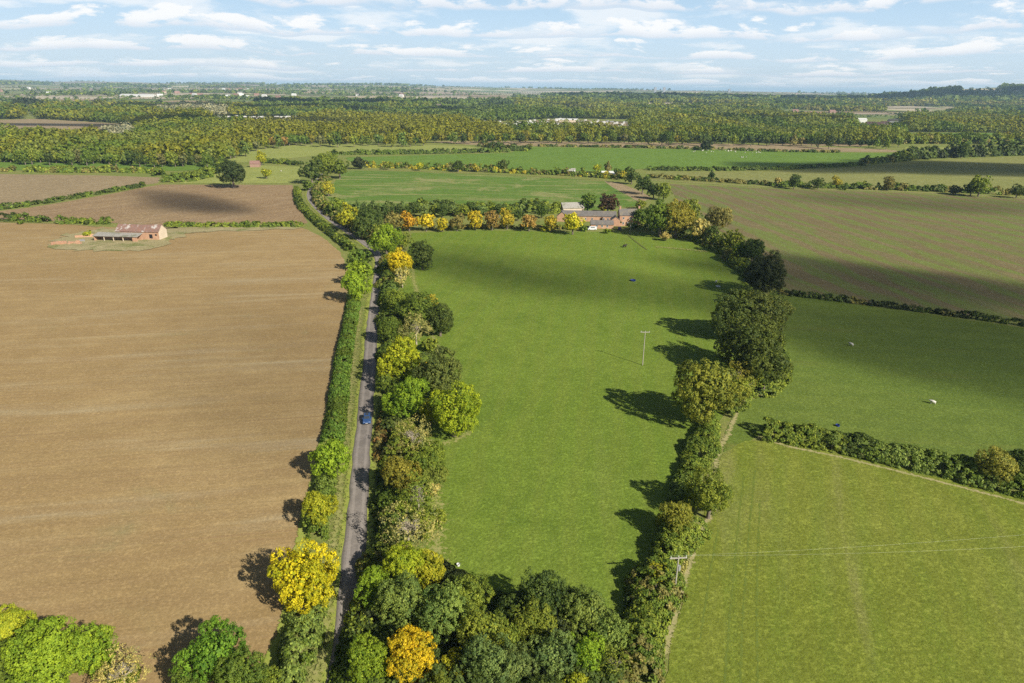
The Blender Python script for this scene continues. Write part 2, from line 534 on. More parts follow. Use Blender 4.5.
def strip(name, pts, width, mat, z=.1, rough=.0, n=6, kind="structure"):
    C = pts
    T = np.gradient(C, axis=0); T = T / np.linalg.norm(T, axis=1, keepdims=True); Nn = np.stack([T[:, 1], -T[:, 0]], 1)
    V = []; E = []
    w = width if np.ndim(width) else np.full(len(C), width)
    for i, c in enumerate(C):
        for k in range(n + 1):
            s = k / n * 2 - 1
            jit = 0
            if k in (0, n): jit = (vnoise(c[0] * .5, c[1] * .5, 4 + k) - .5) * rough
            q = c + Nn[i] * (s * w[i] * .5 + jit)
            V.append((q[0], q[1], z)); E.append(1 - abs(s))
    Fs = [(i * (n + 1) + k, i * (n + 1) + k + 1, (i + 1) * (n + 1) + k + 1, (i + 1) * (n + 1) + k) for i in range(len(C) - 1) for k in range(n)]
    me = bpy.data.meshes.new(name); me.from_pydata(V, [], Fs); me.update()
    if me.polygons[0].normal.z < 0: me.flip_normals()
    a = me.attributes.new('edge', 'FLOAT', 'POINT'); a.data.foreach_set('value', np.array(E, dtype=np.float32))
    o = link(name, me, mat)
    if kind: o["kind"] = kind
    return o


def dirangle(a, b):
    A = at(*a); B = at(*b); return -math.atan2(B[1] - A[1], B[0] - A[0])


SOIL = field_mat("ploughed_soil", (.355, .245, .108), (.44, .32, .15), rot=dirangle((20, 300), (300, 290)), streak=(.42, .34, .2),
                 streak_lo=.5, streak_hi=.74, rows=(1.1, .22), fleck=(.5, .43, .28), fleck_at=.7, patch=((.3, .25, .12), .03, .56, .74), bump=.25, stripes=(6, .4, (.31, .21, .1)), wheel=(24, (.3, .2, .1)), mott=.1)
SOIL2 = field_mat("ploughed_soil_dry", (.33, .225, .12), (.4, .29, .155), rot=dirangle((60, 215), (290, 188)), streak=(.38, .29, .18),
                  streak_lo=.5, streak_hi=.7, rows=(3, .5), bump=.5, fine=.6, stripes=(26, .4, (.26, .17, .1)))
SOIL3 = field_mat("ploughed_soil_pale", (.33, .25, .14), (.39, .3, .17), rot=dirangle((0, 195), (140, 180)), streak=(.4, .32, .2), rows=(3, .4), bump=.4, fine=.5)
PAST = field_mat("pasture_grass", (.155, .232, .028), (.198, .27, .038), rot=dirangle((480, 500), (560, 260)), streak=(.2, .25, .05),
                 streak_lo=.55, streak_hi=.8, patch=((.115, .18, .022), .05, .5, .7), fleck=(.26, .29, .08), fleck_at=.66, bump=.6, big=.015, stripes=(7, .35, (.2, .235, .04)))
PAST_R = field_mat("shorn_pasture", (.135, .195, .032), (.168, .22, .04), rot=dirangle((790, 370), (1020, 385)), streak=(.2, .19, .05),
                   streak_lo=.55, streak_hi=.75, stripes=(9, .25, (.085, .14, .022)), bump=.5)
CROP_R = field_mat("rough_meadow", (.195, .235, .03), (.24, .265, .045), rot=dirangle((740, 683), (746, 571)), streak=(.26, .26, .08),
                   streak_lo=.5, streak_hi=.75, stripes=(7, .3, (.14, .215, .025)), fleck=(.3, .3, .1), fleck_at=.63, bump=.7, fine=1.0)
BROWN_R = field_mat("half_green_arable", (.2, .16, .075), (.245, .2, .095), rot=dirangle((780, 202), (1000, 272)), streak=(.15, .19, .05), streak_lo=.5, streak_hi=.66,
                    stripes=(15, 1.0, (.15, .23, .035)), rows=(3, .3), bump=.5)
GREEN_FAR = field_mat("winter_wheat", (.14, .235, .035), (.17, .265, .04), streak=(.12, .22, .035), bump=.2, fine=.3)
CROP_T = field_mat("patchy_crop", (.115, .215, .03), (.15, .245, .04), rot=dirangle((350, 185), (640, 190)), streak=(.38, .33, .14), streak_lo=.48, streak_hi=.66,
                   rows=(3, .3), bump=.3, fine=.4, patch=((.38, .33, .15), .022, .53, .63), stripes=(20, .3, (.2, .22, .06)))
OLIVE = field_mat("olive_grass", (.24, .255, .075), (.28, .28, .09), streak=(.26, .24, .1), bump=.3, fine=.4)
OLIVE_L = field_mat("pale_green_grass", (.29, .33, .08), (.34, .36, .1), streak=(.28, .27, .11), bump=.3, fine=.4)
TANF = field_mat("stubble", (.33, .25, .14), (.39, .3, .17), streak=(.3, .22, .14), bump=.3, fine=.4)
PALE = field_mat("pale_stubble", (.5, .43, .3), (.55, .47, .34), streak=(.45, .38, .25), bump=.2, fine=.2)
MARG = field_mat("field_margin_grass", (.24, .26, .06), (.32, .3, .1), streak=(.4, .34, .16), streak_lo=.4, streak_hi=.6, bump=.5, fleck=(.42, .36, .18))
ROUGH = field_mat("rough_yard_grass", (.36, .31, .15), (.43, .37, .2), streak=(.52, .45, .3), patch=((.14, .18, .04), .08, .5, .62), bump=.6)
DRYG = edge_mat("dry_grass_strip", (.33, .31, .12), (.25, .27, .07), .9, .66)
DIRT = edge_mat("bare_earth_track", (.4, .34, .18), (.29, .29, .1), .9, .85)
DARKG = edge_mat("worn_line", (.1, .13, .03), (.16, .17, .05), .9)
WHEELG = edge_mat("pressed_grass", (.12, .16, .028), (.16, .2, .035), .9, .8)
VERGE = edge_mat("green_verge", (.24, .3, .05), (.33, .34, .08), 1.2, 1.6)

# fields, from near to far (outline points read off the photograph)
F1 = [(0, 222.5), (60, 224), (110, 227), (165, 229), (303, 228), (322, 237), (340, 252), (346, 266), (350, 282), (345, 305), (341, 330), (336, 360), (330, 395), (324, 430), (316, 468),
      (305, 512), (296, 560), (286, 612), (275, 648), (248, 683), (225, 740), (60, 800), (-300, 900), (-500, 700), (-500, 230)]
field("ploughed_field", F1, SOIL)
F2 = [(-300, 240), (0, 211), (30, 207.5), (65, 202), (110, 194), (146, 187), (162, 184.5), (293, 185), (295, 200), (308, 222.5), (300, 225), (165, 225), (100, 222.5), (0, 219.5), (-300, 220)]
field("ploughed_field", F2, SOIL2)
field("ploughed_field", [(-300, 176), (0, 174), (100, 175.5), (160, 177.5), (158, 183), (144, 185), (110, 190.5), (65, 198), (30, 203.5), (0, 207), (-300, 235)], SOIL3)
field("pasture_field", [(412, 233), (470, 230.5), (560, 231.5), (640, 232), (705, 243), (735, 262), (760, 292), (755, 330), (748, 380), (716, 424), (700, 450), (686, 500), (668, 545), (655, 590), (640, 620),
                        (600, 650), (520, 640), (440, 615), (425, 560), (428, 500), (425, 440), (420, 400), (410, 340), (400, 290), (405, 262)], PAST)
field("pasture_field", [(770, 290), (840, 302), (1024, 328), (1300, 372), (1300, 580), (1024, 484), (940, 462), (830, 440), (766, 432), (722, 453), (733, 405), (760, 360)], PAST_R)
field("meadow_field", [(722, 455), (745, 440), (770, 441), (830, 450), (940, 476), (1024, 498), (1300, 590), (1300, 800), (700, 800), (664, 690), (672, 640), (684, 590), (700, 535), (712, 495)], CROP_R)
field("arable_field", [(668, 184), (768, 188.5), (900, 193), (1024, 199), (1300, 215), (1300, 360), (1024, 322), (850, 302), (779, 293), (765, 268), (735, 240), (705, 222), (680, 205)], BROWN_R)
field("grass_field", [(647, 179), (768, 185.5), (900, 190), (1024, 195), (1300, 206), (1300, 150), (1024, 156), (900, 162), (866, 166.5), (768, 171.5), (646, 171.5)], OLIVE)
field("grass_field", [(646, 170.5), (768, 170.5), (860, 166), (860, 165), (644, 170)], OLIVE_L)
field("wheat_field", [(345, 157.5), (510, 152.8), (527, 147), (700, 149.5), (830, 152.5), (905, 153.5), (898, 158), (862, 164.5), (768, 168.8), (640, 168.8), (620, 172), (512, 169.8), (400, 166), (352, 163)], GREEN_FAR)
field("patchy_field", [(343, 170.5), (420, 172), (512, 176), (607, 181.5), (628, 188), (650, 197.5), (642, 206), (560, 212), (340, 206), (325, 196)], CROP_T)
field("stubble_patch", [(604, 181.3), (618, 182.5), (640, 191), (652, 198), (640, 203), (625, 194), (612, 187)], TANF)
field("grass_field", [(232, 157), (262, 148.5), (300, 144.5), (356, 144.5), (430, 145), (470, 146.5), (498, 151), (440, 153), (330, 154.5), (262, 161), (225, 163)], OLIVE_L)
field("grass_field", [(224, 171), (262, 165.5), (302, 167), (300, 183.5), (180, 183.5), (178, 176)], OLIVE_L)
field("grass_field", [(-300, 157), (0, 161.5), (110, 163), (220, 165.5), (222, 169.5), (150, 171.5), (0, 170), (-300, 172)], GREEN_FAR)
field("stubble_strip", [(430, 141.5), (512, 141), (694, 143), (768, 145), (888, 149.5), (903, 152), (830, 151.8), (700, 148.3), (530, 145.8), (470, 144.8)], TANF)
field("grass_strip", [(905, 149), (1024, 150.5), (1200, 153), (1200, 146), (1024, 147.5), (905, 147)], OLIVE_L)
field("stubble_strip", [(770, 143), (880, 144), (860, 146.5), (770, 145)], TANF)
field("grass_strip", [(900, 137.5), (1024, 138.5), (1200, 140), (1200, 132), (1024, 133), (905, 133)], GREEN_FAR)
field("stubble_strip", [(-200, 121.5), (0, 120), (35, 118.8), (125, 124), (110, 130), (0, 129), (-200, 130)], TANF)
field("clearing", [(362, 136), (420, 133.5), (412, 137), (370, 138)], TANF)

def far_sheet(name, q, mat, lift=.6, nx=14, ny=6):
    V = []
    for i in range(ny + 1):
        for k in range(nx + 1):
            s, t = k / nx, i / ny
            a = np.array(q[0]) * (1 - s) + np.array(q[1]) * s; b = np.array(q[3]) * (1 - s) + np.array(q[2]) * s
            p = at(*(a * (1 - t) + b * t)); V.append((p[0], p[1], p[2] + lift))
    n = nx + 1
    Fs = [(i * n + j, i * n + j + 1, (i + 1) * n + j + 1, (i + 1) * n + j) for i in range(ny) for j in range(nx)]
    me = bpy.data.meshes.new(name); me.from_pydata(V, [], Fs); me.update()
    if me.polygons[0].normal.z < 0: me.flip_normals()
    o = link(name, me, mat); o["kind"] = "structure"

for q, m in (([(416, 98.5), (470, 99.5), (468, 96), (425, 95.5)], PALE), ([(470, 98), (508, 99), (506, 95.5), (450, 93.5)], TANF),
             ([(128, 97), (147, 97.5), (146, 95), (129, 94.8)], PALE), ([(370, 94), (378, 94), (414, 91), (372, 91.5)], PALE),
             ([(0, 100.5), (100, 100), (110, 97.5), (0, 97)], TANF), ([(512, 99), (552, 99.5), (550, 97), (512, 96.5)], PALE),
             ([(60, 104.5), (160, 104), (150, 102), (60, 102)], TANF), ([(962, 99), (1040, 99), (1040, 91.5), (972, 91)], OLIVE_L), ([(985, 94.5), (1040, 95), (1040, 93), (992, 92.6)], PALE)):
    far_sheet("distant_field", q, m)

rf = random.Random(21)
LILAC = field_mat("dry_far_field", (.42, .33, .24), (.5, .4, .3), bump=.1, fine=.2)
MIDG = field_mat("far_grass", (.22, .27, .08), (.28, .31, .11), bump=.1, fine=.2)
for i in range(170):
    yy = 2700 * (11500 / 2700) ** rf.random(); xx = rf.uniform(-.8, .55) * yy
    a = rf.choice([.2, .35, -.25]); L = rf.uniform(130, 420) * (1 + yy / 6000); D_ = rf.uniform(90, 260) * (1 + yy / 5000)
    nx, ny = 8, 5; V = []
    for iy in range(ny + 1):
        for ix in range(nx + 1):
            u_, v_ = (ix / nx - .5) * L, (iy / ny - .5) * D_
            px_, py_ = xx + u_ * math.cos(a) - v_ * math.sin(a), yy + u_ * math.sin(a) + v_ * math.cos(a)
            V.append((px_, py_, float(H(px_, py_)) + .8 + i * .012))
    me = bpy.data.meshes.new("distant_field")
    me.from_pydata(V, [], [(p_ * (nx + 1) + q_, p_ * (nx + 1) + q_ + 1, (p_ + 1) * (nx + 1) + q_ + 1, (p_ + 1) * (nx + 1) + q_) for p_ in range(ny) for q_ in range(nx)]); me.update()
    link("distant_field", me, rf.choice([PALE, LILAC, LILAC, TANF, MIDG, PALE, OLIVE]))["kind"] = "structure"

# margins, verges, tracks
def line(pts): return curve([at(*p) for p in pts])
ROADPX = [(322, 174), (316, 183), (310.5, 190), (309.5, 197.5), (315, 206), (327, 217.5), (338.5, 226), (352, 235), (366, 244.5), (375.5, 252), (379, 261), (378, 280), (374, 308), (372, 330),
          (370, 360), (367.5, 390), (365, 420), (361.5, 455), (358, 510), (354, 555), (350, 600), (343, 665), (338, 710), (330, 790)]
road = line(ROADPX)
def asphalt():
    m, nt, out = newmat("worn_asphalt"); g = N(nt)
    p = g.n('ShaderNodeBsdfPrincipled'); p.inputs['Roughness'].default_value = .85; p.inputs['Specular IOR Level'].default_value = .2
    co = g.coord()
    c = g.mix(g.ramp(g.noise(co, .35, 6, .7), .35, .65), (.21, .185, .16), (.285, .25, .215))
    c = g.mix(g.ramp(g.noise(co, 3.0, 6, .8), .4, .7, 0, .6), c, (.13, .115, .1))
    a = g.n('ShaderNodeAttribute'); a.attribute_name = 'edge'
    e = g.math('ADD', a.outputs['Fac'], g.math('MULTIPLY', g.noise(co, .8, 6, .75), .5))
    c = g.mix(g.ramp(e, .28, .5, .75, 0), c, (.1, .09, .07))
    c = g.mix(g.math('MULTIPLY', g.math('COMPARE', a.outputs['Fac'], .5, .14), .3), c, (.42, .37, .32))
    pf = g.ramp(g.noise(g.mapping(co, scale=(.5, .12, 1)), 1.0, 5, .7), .62, .68, 0, .5)
    c = g.mix(pf, c, (.12, .11, .1))
    g.l(c, p.inputs['Base Color'])
    b = g.n('ShaderNodeBump'); b.inputs['Strength'].default_value = .4; b.inputs['Distance'].default_value = .05
    g.l(g.noise(co, 6, 6, .8), b.inputs['Height']); g.l(b.outputs[0], p.inputs['Normal'])
    g.l(p.outputs[0], out.inputs[0]); return m
strip("verge", road, 8.5, VERGE, z=.16)
strip("road", road, 3.75, asphalt(), z=.2, rough=.5, n=10)
strip("field_margin", line([(350, 262), (354, 284), (349, 306), (345, 331), (339, 362), (333, 396), (327, 430), (319, 468), (308, 512), (299, 560), (290, 612), (279, 645), (262, 680), (240, 730)]), 3.2, VERGE, z=.17)
strip("dry_verge", line([(361, 306), (358, 331), (354, 360), (351, 395), (347.5, 425), (343, 460), (338, 510), (333, 560), (328, 610), (319, 660), (312, 700)]), 4.2, DRYG, z=.19)
strip("earth_track", line([(762, 395), (742, 402), (734, 420), (727, 437), (717, 452), (716, 464), (711, 480)]), 2.3, DIRT, z=.075)
strip("earth_track", line([(722, 500), (705, 525), (695, 545), (686, 575), (679, 600), (672, 625), (664, 655), (656, 690)]), 2.1, DIRT, z=.078)
for _q in ([(740, 700), (741.5, 640), (746, 571), (750, 520), (755, 470)], [(724, 700), (727, 650), (733.6, 576), (738, 525), (744, 475)], [(758, 700), (757, 640), (757, 575), (760, 500)], [(700, 640), (709, 580), (718, 530)]):
    strip("worn_wheel_track", line(_q), .75, WHEELG, z=.07)
strip("dry_grass_edge", line([(757, 437), (790, 447), (830, 455), (880, 467), (940, 482), (1024, 504), (1100, 528)]), 1.8, DIRT, z=.072)
strip("dry_grass_edge", line([(433, 440), (430, 470), (436, 500), (438, 530), (436, 560), (446, 590)]), 6.5, DRYG, z=.06)
strip("dry_grass_edge", line([(412, 262), (415, 285), (436, 345), (452, 400), (468, 432), (440, 445)]), 4.5, DRYG, z=.064)
strip("worn_path", line([(628, 235), (636, 242), (647, 250)]), 1.6, DARKG, z=.19)
strip("dry_grass_edge", line([(655, 247), (680, 249), (708, 252)]), 7.0, DRYG, z=.19)
strip("dry_grass_edge", line([(343, 168.8), (420, 171.3), (512, 175.3), (607, 180.6)]), 9.0, DRYG, z=.2)
strip("dry_grass_edge", line([(0, 222), (60, 223.5), (100, 227)]), 6.0, DRYG, z=.19)
strip("dry_grass_edge", line([(165, 228.5), (220, 228.5), (300, 228.2)]), 6.0, DRYG, z=.19)
strip("farm_track", line([(647, 180), (768, 187.2), (900, 192), (1024, 197.5), (1200, 205)]), 6.0, DIRT, z=.2)
field("rough_yard", [(50, 246), (62, 250), (100, 252), (140, 251), (162, 246), (178, 239), (188, 234), (230, 231), (300, 229), (300, 227), (170, 227.5), (110, 228), (75, 233), (55, 240)], ROUGH, rough=5.0, z=.23)

# ------------------------------------------------------------------ hedges
def hedge_mesh(name, pts, w, h, leaf, colours, seed=1, wob=.35, fill=1.0, gaps=0.0, clump=1.2, round_=.55):
    rng = np.random.default_rng(seed)
    C = pts; seg = np.linalg.norm(np.diff(C, axis=0), axis=1); L = np.concatenate([[0], np.cumsum(seg)])
    tot = L[-1]
    per = w + 2 * h
    # clumps spread through the hedge's outer shell, leaves on each clump
    cr = clump
    nc = int(tot * per / (cr * cr * .9) * fill); nc = max(nc, 6)
    t = rng.random(nc) * tot
    cx = np.interp(t, L, C[:, 0]); cy = np.interp(t, L, C[:, 1])
    T = np.stack([np.interp(t, L[:-1], np.diff(C[:, 0]) / seg), np.interp(t, L[:-1], np.diff(C[:, 1]) / seg)], 1); T = unit(T)
    Nn = np.stack([T[:, 1], -T[:, 0]], 1)
    a = rng.uniform(-.05, math.pi + .05, nc)
    ca, sa = np.cos(a), np.sin(a)
    k = (np.abs(ca) ** (1 / round_) + np.abs(sa) ** (1 / round_)) ** (-round_)
    hw = 1 + wob * (vnoise(t / 5.0, t * 0 + seed, 1) - .5) * 1.4 + wob * (vnoise(t / 1.7, t * 0 + seed, 6) - .5)
    ww = 1 + wob * (vnoise(t / 6.0, t * 0 + seed, 2) - .5) * 1.4
    off = ca * k * (w * .5) * ww; zz = sa * k * h * hw
    P = np.stack([cx + Nn[:, 0] * off, cy + Nn[:, 1] * off, zz], 1)
    D = unit(np.stack([Nn[:, 0] * ca, Nn[:, 1] * ca, sa + .25], 1))
    if gaps > 0:
        keep = vnoise(t / 9.0, t * 0 + seed, 11) > gaps
        P, D, t = P[keep], D[keep], t[keep]
    nl = max(4, int(cr * cr * 3.2 / (leaf * leaf)))
    ci = np.repeat(np.arange(len(P)), nl)
    ld = unit(rng.normal(size=(len(ci), 3)) + D[ci] * .7)
    Q = P[ci] + ld * (cr * rng.uniform(.3, .75, (len(ci), 1))) * [1, 1, .8]
    Q[:, 2] = np.maximum(Q[:, 2], .05)
    Nm = unit(ld * .7 + D[ci] * .6 + rng.normal(size=(len(ci), 3)) * .4)
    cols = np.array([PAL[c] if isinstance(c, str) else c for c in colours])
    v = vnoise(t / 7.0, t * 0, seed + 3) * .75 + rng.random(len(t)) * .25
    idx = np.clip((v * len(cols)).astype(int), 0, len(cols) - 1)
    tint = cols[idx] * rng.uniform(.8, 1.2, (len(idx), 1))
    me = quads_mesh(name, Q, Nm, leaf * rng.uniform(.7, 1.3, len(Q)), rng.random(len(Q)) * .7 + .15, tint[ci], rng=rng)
    me.materials.append(M_LEAFT)
    return me


def hedge(px, w, h, colours, label, name='hedge', leaf=None, group=None, **kw):
    W = [at(*p) for p in px]; pts = curve(W, 3.0)
    d = np.mean([np.linalg.norm(p - [0, 0, CAMH]) for p in W])
    if leaf is None: leaf = max(.26, d * .0017)
    kw.setdefault('clump', max(.9, leaf * 2.4))
    o = link(name, hedge_mesh(name, pts, w, h, leaf, colours, seed=int(px[0][0] * 3 + px[0][1]) % 997, **kw))
    tag(o, label, 'hedge', group); return o


G_H = 'hedges round the fields'
hedge([(354, 303), (349, 331), (344, 357), (339.5, 392), (336.5, 421), (332, 445)], 4.3, 2.2, ['mid', (.15, .24, .05), 'mid'], 'long square-trimmed green hedge on the left verge level with the blue car', 'trimmed_hedge', wob=.15, group='hedges beside the lane')
hedge([(326, 478), (322, 510), (317, 540)], 3.2, 2.2, ['mid', 'olive', 'grey', 'mid'], 'green hedge on the left verge just above the big yellow tree', wob=.4, group='hedges beside the lane')
hedge([(311, 590), (307, 617), (300, 650), (292, 683), (282, 730)], 4.2, 2.4, ['mid', 'olive', 'grey', 'mid'], 'overgrown green hedge running down from below the yellow tree at the lane', wob=.6, group='hedges beside the lane')
hedge([(297, 190), (299, 203), (308, 214), (317, 222), (330, 233), (343, 243), (352, 251)], 4, 2.4, ['mid', 'olive', 'dark'], 'curving clipped hedge on the field side of the bend in the lane', wob=.3, group='hedges beside the lane')
hedge([(326, 180), (318, 190), (320, 203), (332, 215), (348, 225), (364, 236), (378, 244)], 6, 3.5, ['olive', 'brown', 'mid', 'tan', 'dark'], 'bushy mixed hedge inside the bend in the lane', wob=.8, group='hedges beside the lane')
hedge([(388, 262), (388, 290), (392, 330), (396, 370), (398, 410), (404, 440), (402, 480), (398, 520), (392, 560), (380, 600), (374, 650), (370, 700)], 7.5, 3.2, ['olive', 'mid', 'mid', 'dark', 'olive', 'brown'],
      'long untidy hedgerow scrub between the lane and the central pasture', 'hedgerow', wob=.7, group='hedges beside the lane')
hedge([(383, 415), (380.5, 438), (379, 462)], 2.2, 1.2, ['rust', 'brown', (.4, .24, .12)], 'low rusty brown bracken at the right edge of the lane near the blue car', 'bracken', wob=.6)
hedge([(712, 425), (704, 442), (697, 458), (688, 478), (680, 505)], 6.2, 2.6, ['mid', 'olive', 'mid', 'grey'], 'low rough bank of scrub between the autumn oak and the lower olive tree', 'hedgerow', wob=.7)
hedge([(684, 528), (668, 556), (655, 590), (645, 625), (638, 660), (632, 700)], 7, 3.4, ['mid', 'olive', 'mid', 'brown', 'grey'], 'thick scrubby hedge along the foot of the pasture beside the power pole', 'hedgerow', wob=.7)
hedge([(763, 434), (790, 439), (827, 445), (878, 456), (942, 471), (1023, 492), (1100, 514)], 6.8, 3.5, ['mid', 'grey', 'mid', 'dark', 'olive', 'mid'], 'thick dark hedge dividing the two fields on the right', wob=.22, group=G_H)
hedge([(779, 294.5), (810, 298), (840, 301.5), (900, 309), (960, 317), (1024, 326), (1100, 337)], 1.6, 1.8, ['brown', 'black', 'dark'], 'thin dark low hedge between brown striped field and shaded green field', wob=.4, group=G_H)
hedge([(640, 228), (680, 234), (704, 242), (724, 252), (738, 264), (752, 278), (772, 290)], 7, 3.8, ['dark', 'olive', 'dark', 'brown'], 'dark overgrown hedge from the farm down to the big oaks', 'hedgerow', wob=.8)
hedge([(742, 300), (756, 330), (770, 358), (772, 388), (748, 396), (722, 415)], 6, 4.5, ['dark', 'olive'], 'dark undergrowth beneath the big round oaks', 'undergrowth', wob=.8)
hedge([(430, 229), (480, 227.5), (540, 228.5), (585, 230)], 2.5, 1.5, ['olive', 'brown', 'mid'], 'low hedge along the top of the pasture under the autumn trees', wob=.5, group=G_H)
hedge([(350, 212), (400, 211), (450, 212), (510, 212), (560, 212)], 14, 5, ['dark', 'blue', 'olive', 'dark'], 'deep dark belt of bushes behind the orange trees', 'shelter_belt', wob=.8)
hedge([(0, 209.5), (30, 205.8), (65, 200), (110, 192.3), (146, 186)], 4, 2.0, ['mid', 'dark', 'mid'], 'slanting green hedge between the two ploughed fields at the left', wob=.4, group=G_H)
hedge([(0, 220.5), (30, 221.5), (48, 222.3)], 5, 3.0, ['mid', 'dark'], 'short dark hedge at the left end of the ploughed field boundary', wob=.8, group=G_H)
hedge([(58, 222.8), (80, 223.3), (112, 224)], 5, 2.8, ['brown', 'mid', 'mid', 'olive'], 'broken green hedge just left of the ruined barn', wob=.9, gaps=.3, group=G_H)
hedge([(166, 226.3), (210, 226.6), (256, 226.6), (302, 226)], 4, 2.0, ['mid', 'olive', 'mid'], 'low hedge running right from the ruined barn to the lane', wob=.4, group=G_H)
hedge([(0, 171), (14, 171.4)], 8, 3.5, ['olive', 'brown'], 'short brownish hedge at the left edge below the green strip', wob=.6, group=G_H)
hedge([(26, 171.8), (80, 172.2), (150, 172.6), (160, 176)], 9, 3.8, ['olive', 'mid', 'olive', 'brown'], 'broad olive hedge above the pale ploughed field', wob=.6, group=G_H)
hedge([(163, 181), (190, 180), (208, 174.5), (221, 170.5)], 14, 4.2, ['mid', 'olive', 'dark'], 'thick clump of hedge left of the dark round tree', wob=.8, group=G_H)
hedge([(0, 161), (110, 163.3), (220, 165.6)], 7, 3, ['dark', 'mid'], 'dark straight hedge under the edge of the left woodland', wob=.3, group=G_H)
hedge([(262, 162.5), (280, 163.5), (302, 165.5)], 8, 3.5, ['dark', 'olive', 'mid'], 'short dark hedge above the small grass field by the lane end', wob=.5, group=G_H)
hedge([(331, 154.8), (400, 154), (460, 153), (508, 152)], 9, 3.6, ['dark', 'mid', 'dark'], 'long dark hedge between pale grass field and bright green wheat', wob=.4, group=G_H)
hedge([(366, 167), (410, 168.2), (458, 170.5), (512, 172.8), (560, 175), (607, 178), (626, 180)], 8, 3.8, ['olive', 'brown', 'mid', 'amber', 'olive', 'dark'], 'mixed brown and green hedge above the patchy green crop', wob=.9, group=G_H)
hedge([(644, 170), (700, 170.6), (768, 169.8), (820, 167.6), (862, 165.3)], 6, 2.4, ['dark', 'mid'], 'straight dark hedge along the lower edge of the wheat field', wob=.3, group=G_H)
hedge([(647, 177.7), (700, 180.8), (768, 185)], 6, 2.6, ['dark', 'brown', 'mid'], 'thin dark hedge right of the farm above the farm track', wob=.4, group=G_H)
hedge([(768, 186), (850, 188.5), (943, 191.5), (1024, 195.4), (1100, 199)], 7, 3.2, ['dark', 'mid', 'brown'], 'long low hedge with small trees at the top of the striped field', wob=.8, group=G_H)
hedge([(863, 163.5), (885, 162), (908, 160)], 12, 6, ['olive', 'dark', 'brown'], 'bushy olive hedge at the right end of the wheat field', wob=.8, group=G_H)
hedge([(906, 159.5), (950, 157), (1013, 155.3), (1100, 154)], 16, 10, ['black', 'dark', 'dark'], 'tall dark tree belt at the right above the shaded field', 'shelter_belt', wob=.7)
hedge([(527, 146.3), (620, 147.6), (700, 149.3), (768, 151.5), (840, 152.8)], 5, 1.8, ['brown', 'dark'], 'thin dark hedge between the brown stubble strip and wheat', wob=.4, group=G_H)
hedge([(512, 150), (529, 150.5)], 24, 6, ['dark', 'olive'], 'dark clump of bushes at the left end of the wheat field', wob=.5, group=G_H)
hedge([(481, 146), (495, 147.8), (508, 149.8)], 12, 5, ['dark', 'dark', 'brown'], 'short dark row of bushes where the far fields meet', wob=.8, group=G_H)
hedge([(900, 143.5), (960, 143.8), (1024, 145), (1100, 146)], 12, 7, ['olive', 'mid', 'brown', 'dark'], 'far hedge between the two pale strips at the right', wob=.8, group=G_H)
hedge([(778, 143), (805, 143.5)], 12, 5, ['dark', 'olive'], 'small dark row of bushes in front of the far right wood', wob=.8, group=G_H)
hedge([(400, 600), (440, 622), (490, 640), (545, 632), (590, 640), (625, 655)], 16, 3.0, ['black', 'dark', 'dark'], 'undergrowth coloured dark as shade between the trees of the foreground copse', 'undergrowth', wob=.7)  # leaf colours darkened to paint in the shaded gaps between crowns
hedge([(385, 660), (440, 680), (500, 682), (560, 680), (620, 690)], 14, 3.0, ['black', 'dark', 'dark'], 'undergrowth coloured dark as shade under the lowest trees of the foreground copse', 'undergrowth', wob=.7)  # near-black leaves: shade below the crowns put into the colour
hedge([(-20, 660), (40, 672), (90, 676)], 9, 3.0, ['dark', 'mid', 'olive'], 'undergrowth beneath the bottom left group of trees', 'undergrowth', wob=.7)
hedge([(688, 545), (676, 580), (668, 615)], 1.2, .5, [(.3, .29, .12), (.33, .3, .13), 'olive'], 'pale dead grass at the foot of the power pole', 'dry_grass', wob=.8)["kind"] = "stuff"

# ------------------------------------------------------------------ the trees one can tell apart
GL = 'trees along the lane'; GB = 'trees in the foreground copse'; GR = 'trees along the right of the pasture'
GA = 'autumn trees above the pasture'; GF = 'trees round the farmhouse'; GX = 'trees in the far hedges'
T = tree
# left of the lane
T(358, 257, 11, 'tree', 'mid', 'small green tree left of the lane, highest of three below the bend', GL)
T(360, 271, 12, 'tree', 'bright', 'small bright green tree left of the lane, middle of the three below the bend', GL)
T(355, 286, 14, 'tree', 'bright', 'small leafy tree left of the lane, lowest of the three below the bend', GL)
T(330, 457, 20, 'tree', 'bright', 'bright green tree on the left verge below the blue car', GL)
T(318, 508, 17, 'tree', 'yg', 'yellowing small tree on the left verge between bright green and golden trees', GL)
T(313, 522, 12, 'shrub', 'olive', 'olive shrub under the yellowing tree on the left verge', GL)
T(300, 573, 34, 'tree', 'gold', 'big golden yellow tree overhanging the left side of the lane', GL)
T(313, 578, 13, 'tree', 'bright', 'green bush growing through the big golden tree by the lane', GL)
# right of the lane, top to bottom
T(362, 228, 10, 'tree', 'dark', 'dark green tree above the junction bend of the lane', GL)
T(386, 240, 15, 'tree', 'bright', 'bright green tree right of the lane just above the golden one', GL)
T(402, 240, 10, 'tree', 'olive', 'olive tree behind the small golden tree at the pasture top', GL)
T(400, 261, 14, 'tree', 'gold', 'small round golden tree right of the lane at the top of the hedgerow', GL)
T(422, 254, 13, 'tree', 'dark', 'dark round tree standing out into the pasture top left', GL)
T(402, 277, 9, 'thin', 'tan', 'pale bare shrub just below the small golden tree', GL)
T(391, 288, 10, 'shrub', 'dark', 'dark shrub at the lane edge below the small golden tree', GL)
T(398, 302, 13, 'tree', 'olive', 'olive tan tree in the hedgerow above the dense green one', GL)
T(418, 309, 18, 'tree', 'mid', 'dense mid green tree in the upper hedgerow', GL)
T(440, 320, 14, 'tree', 'dark', 'dark oval tree on the pasture edge of the upper hedgerow', GL)
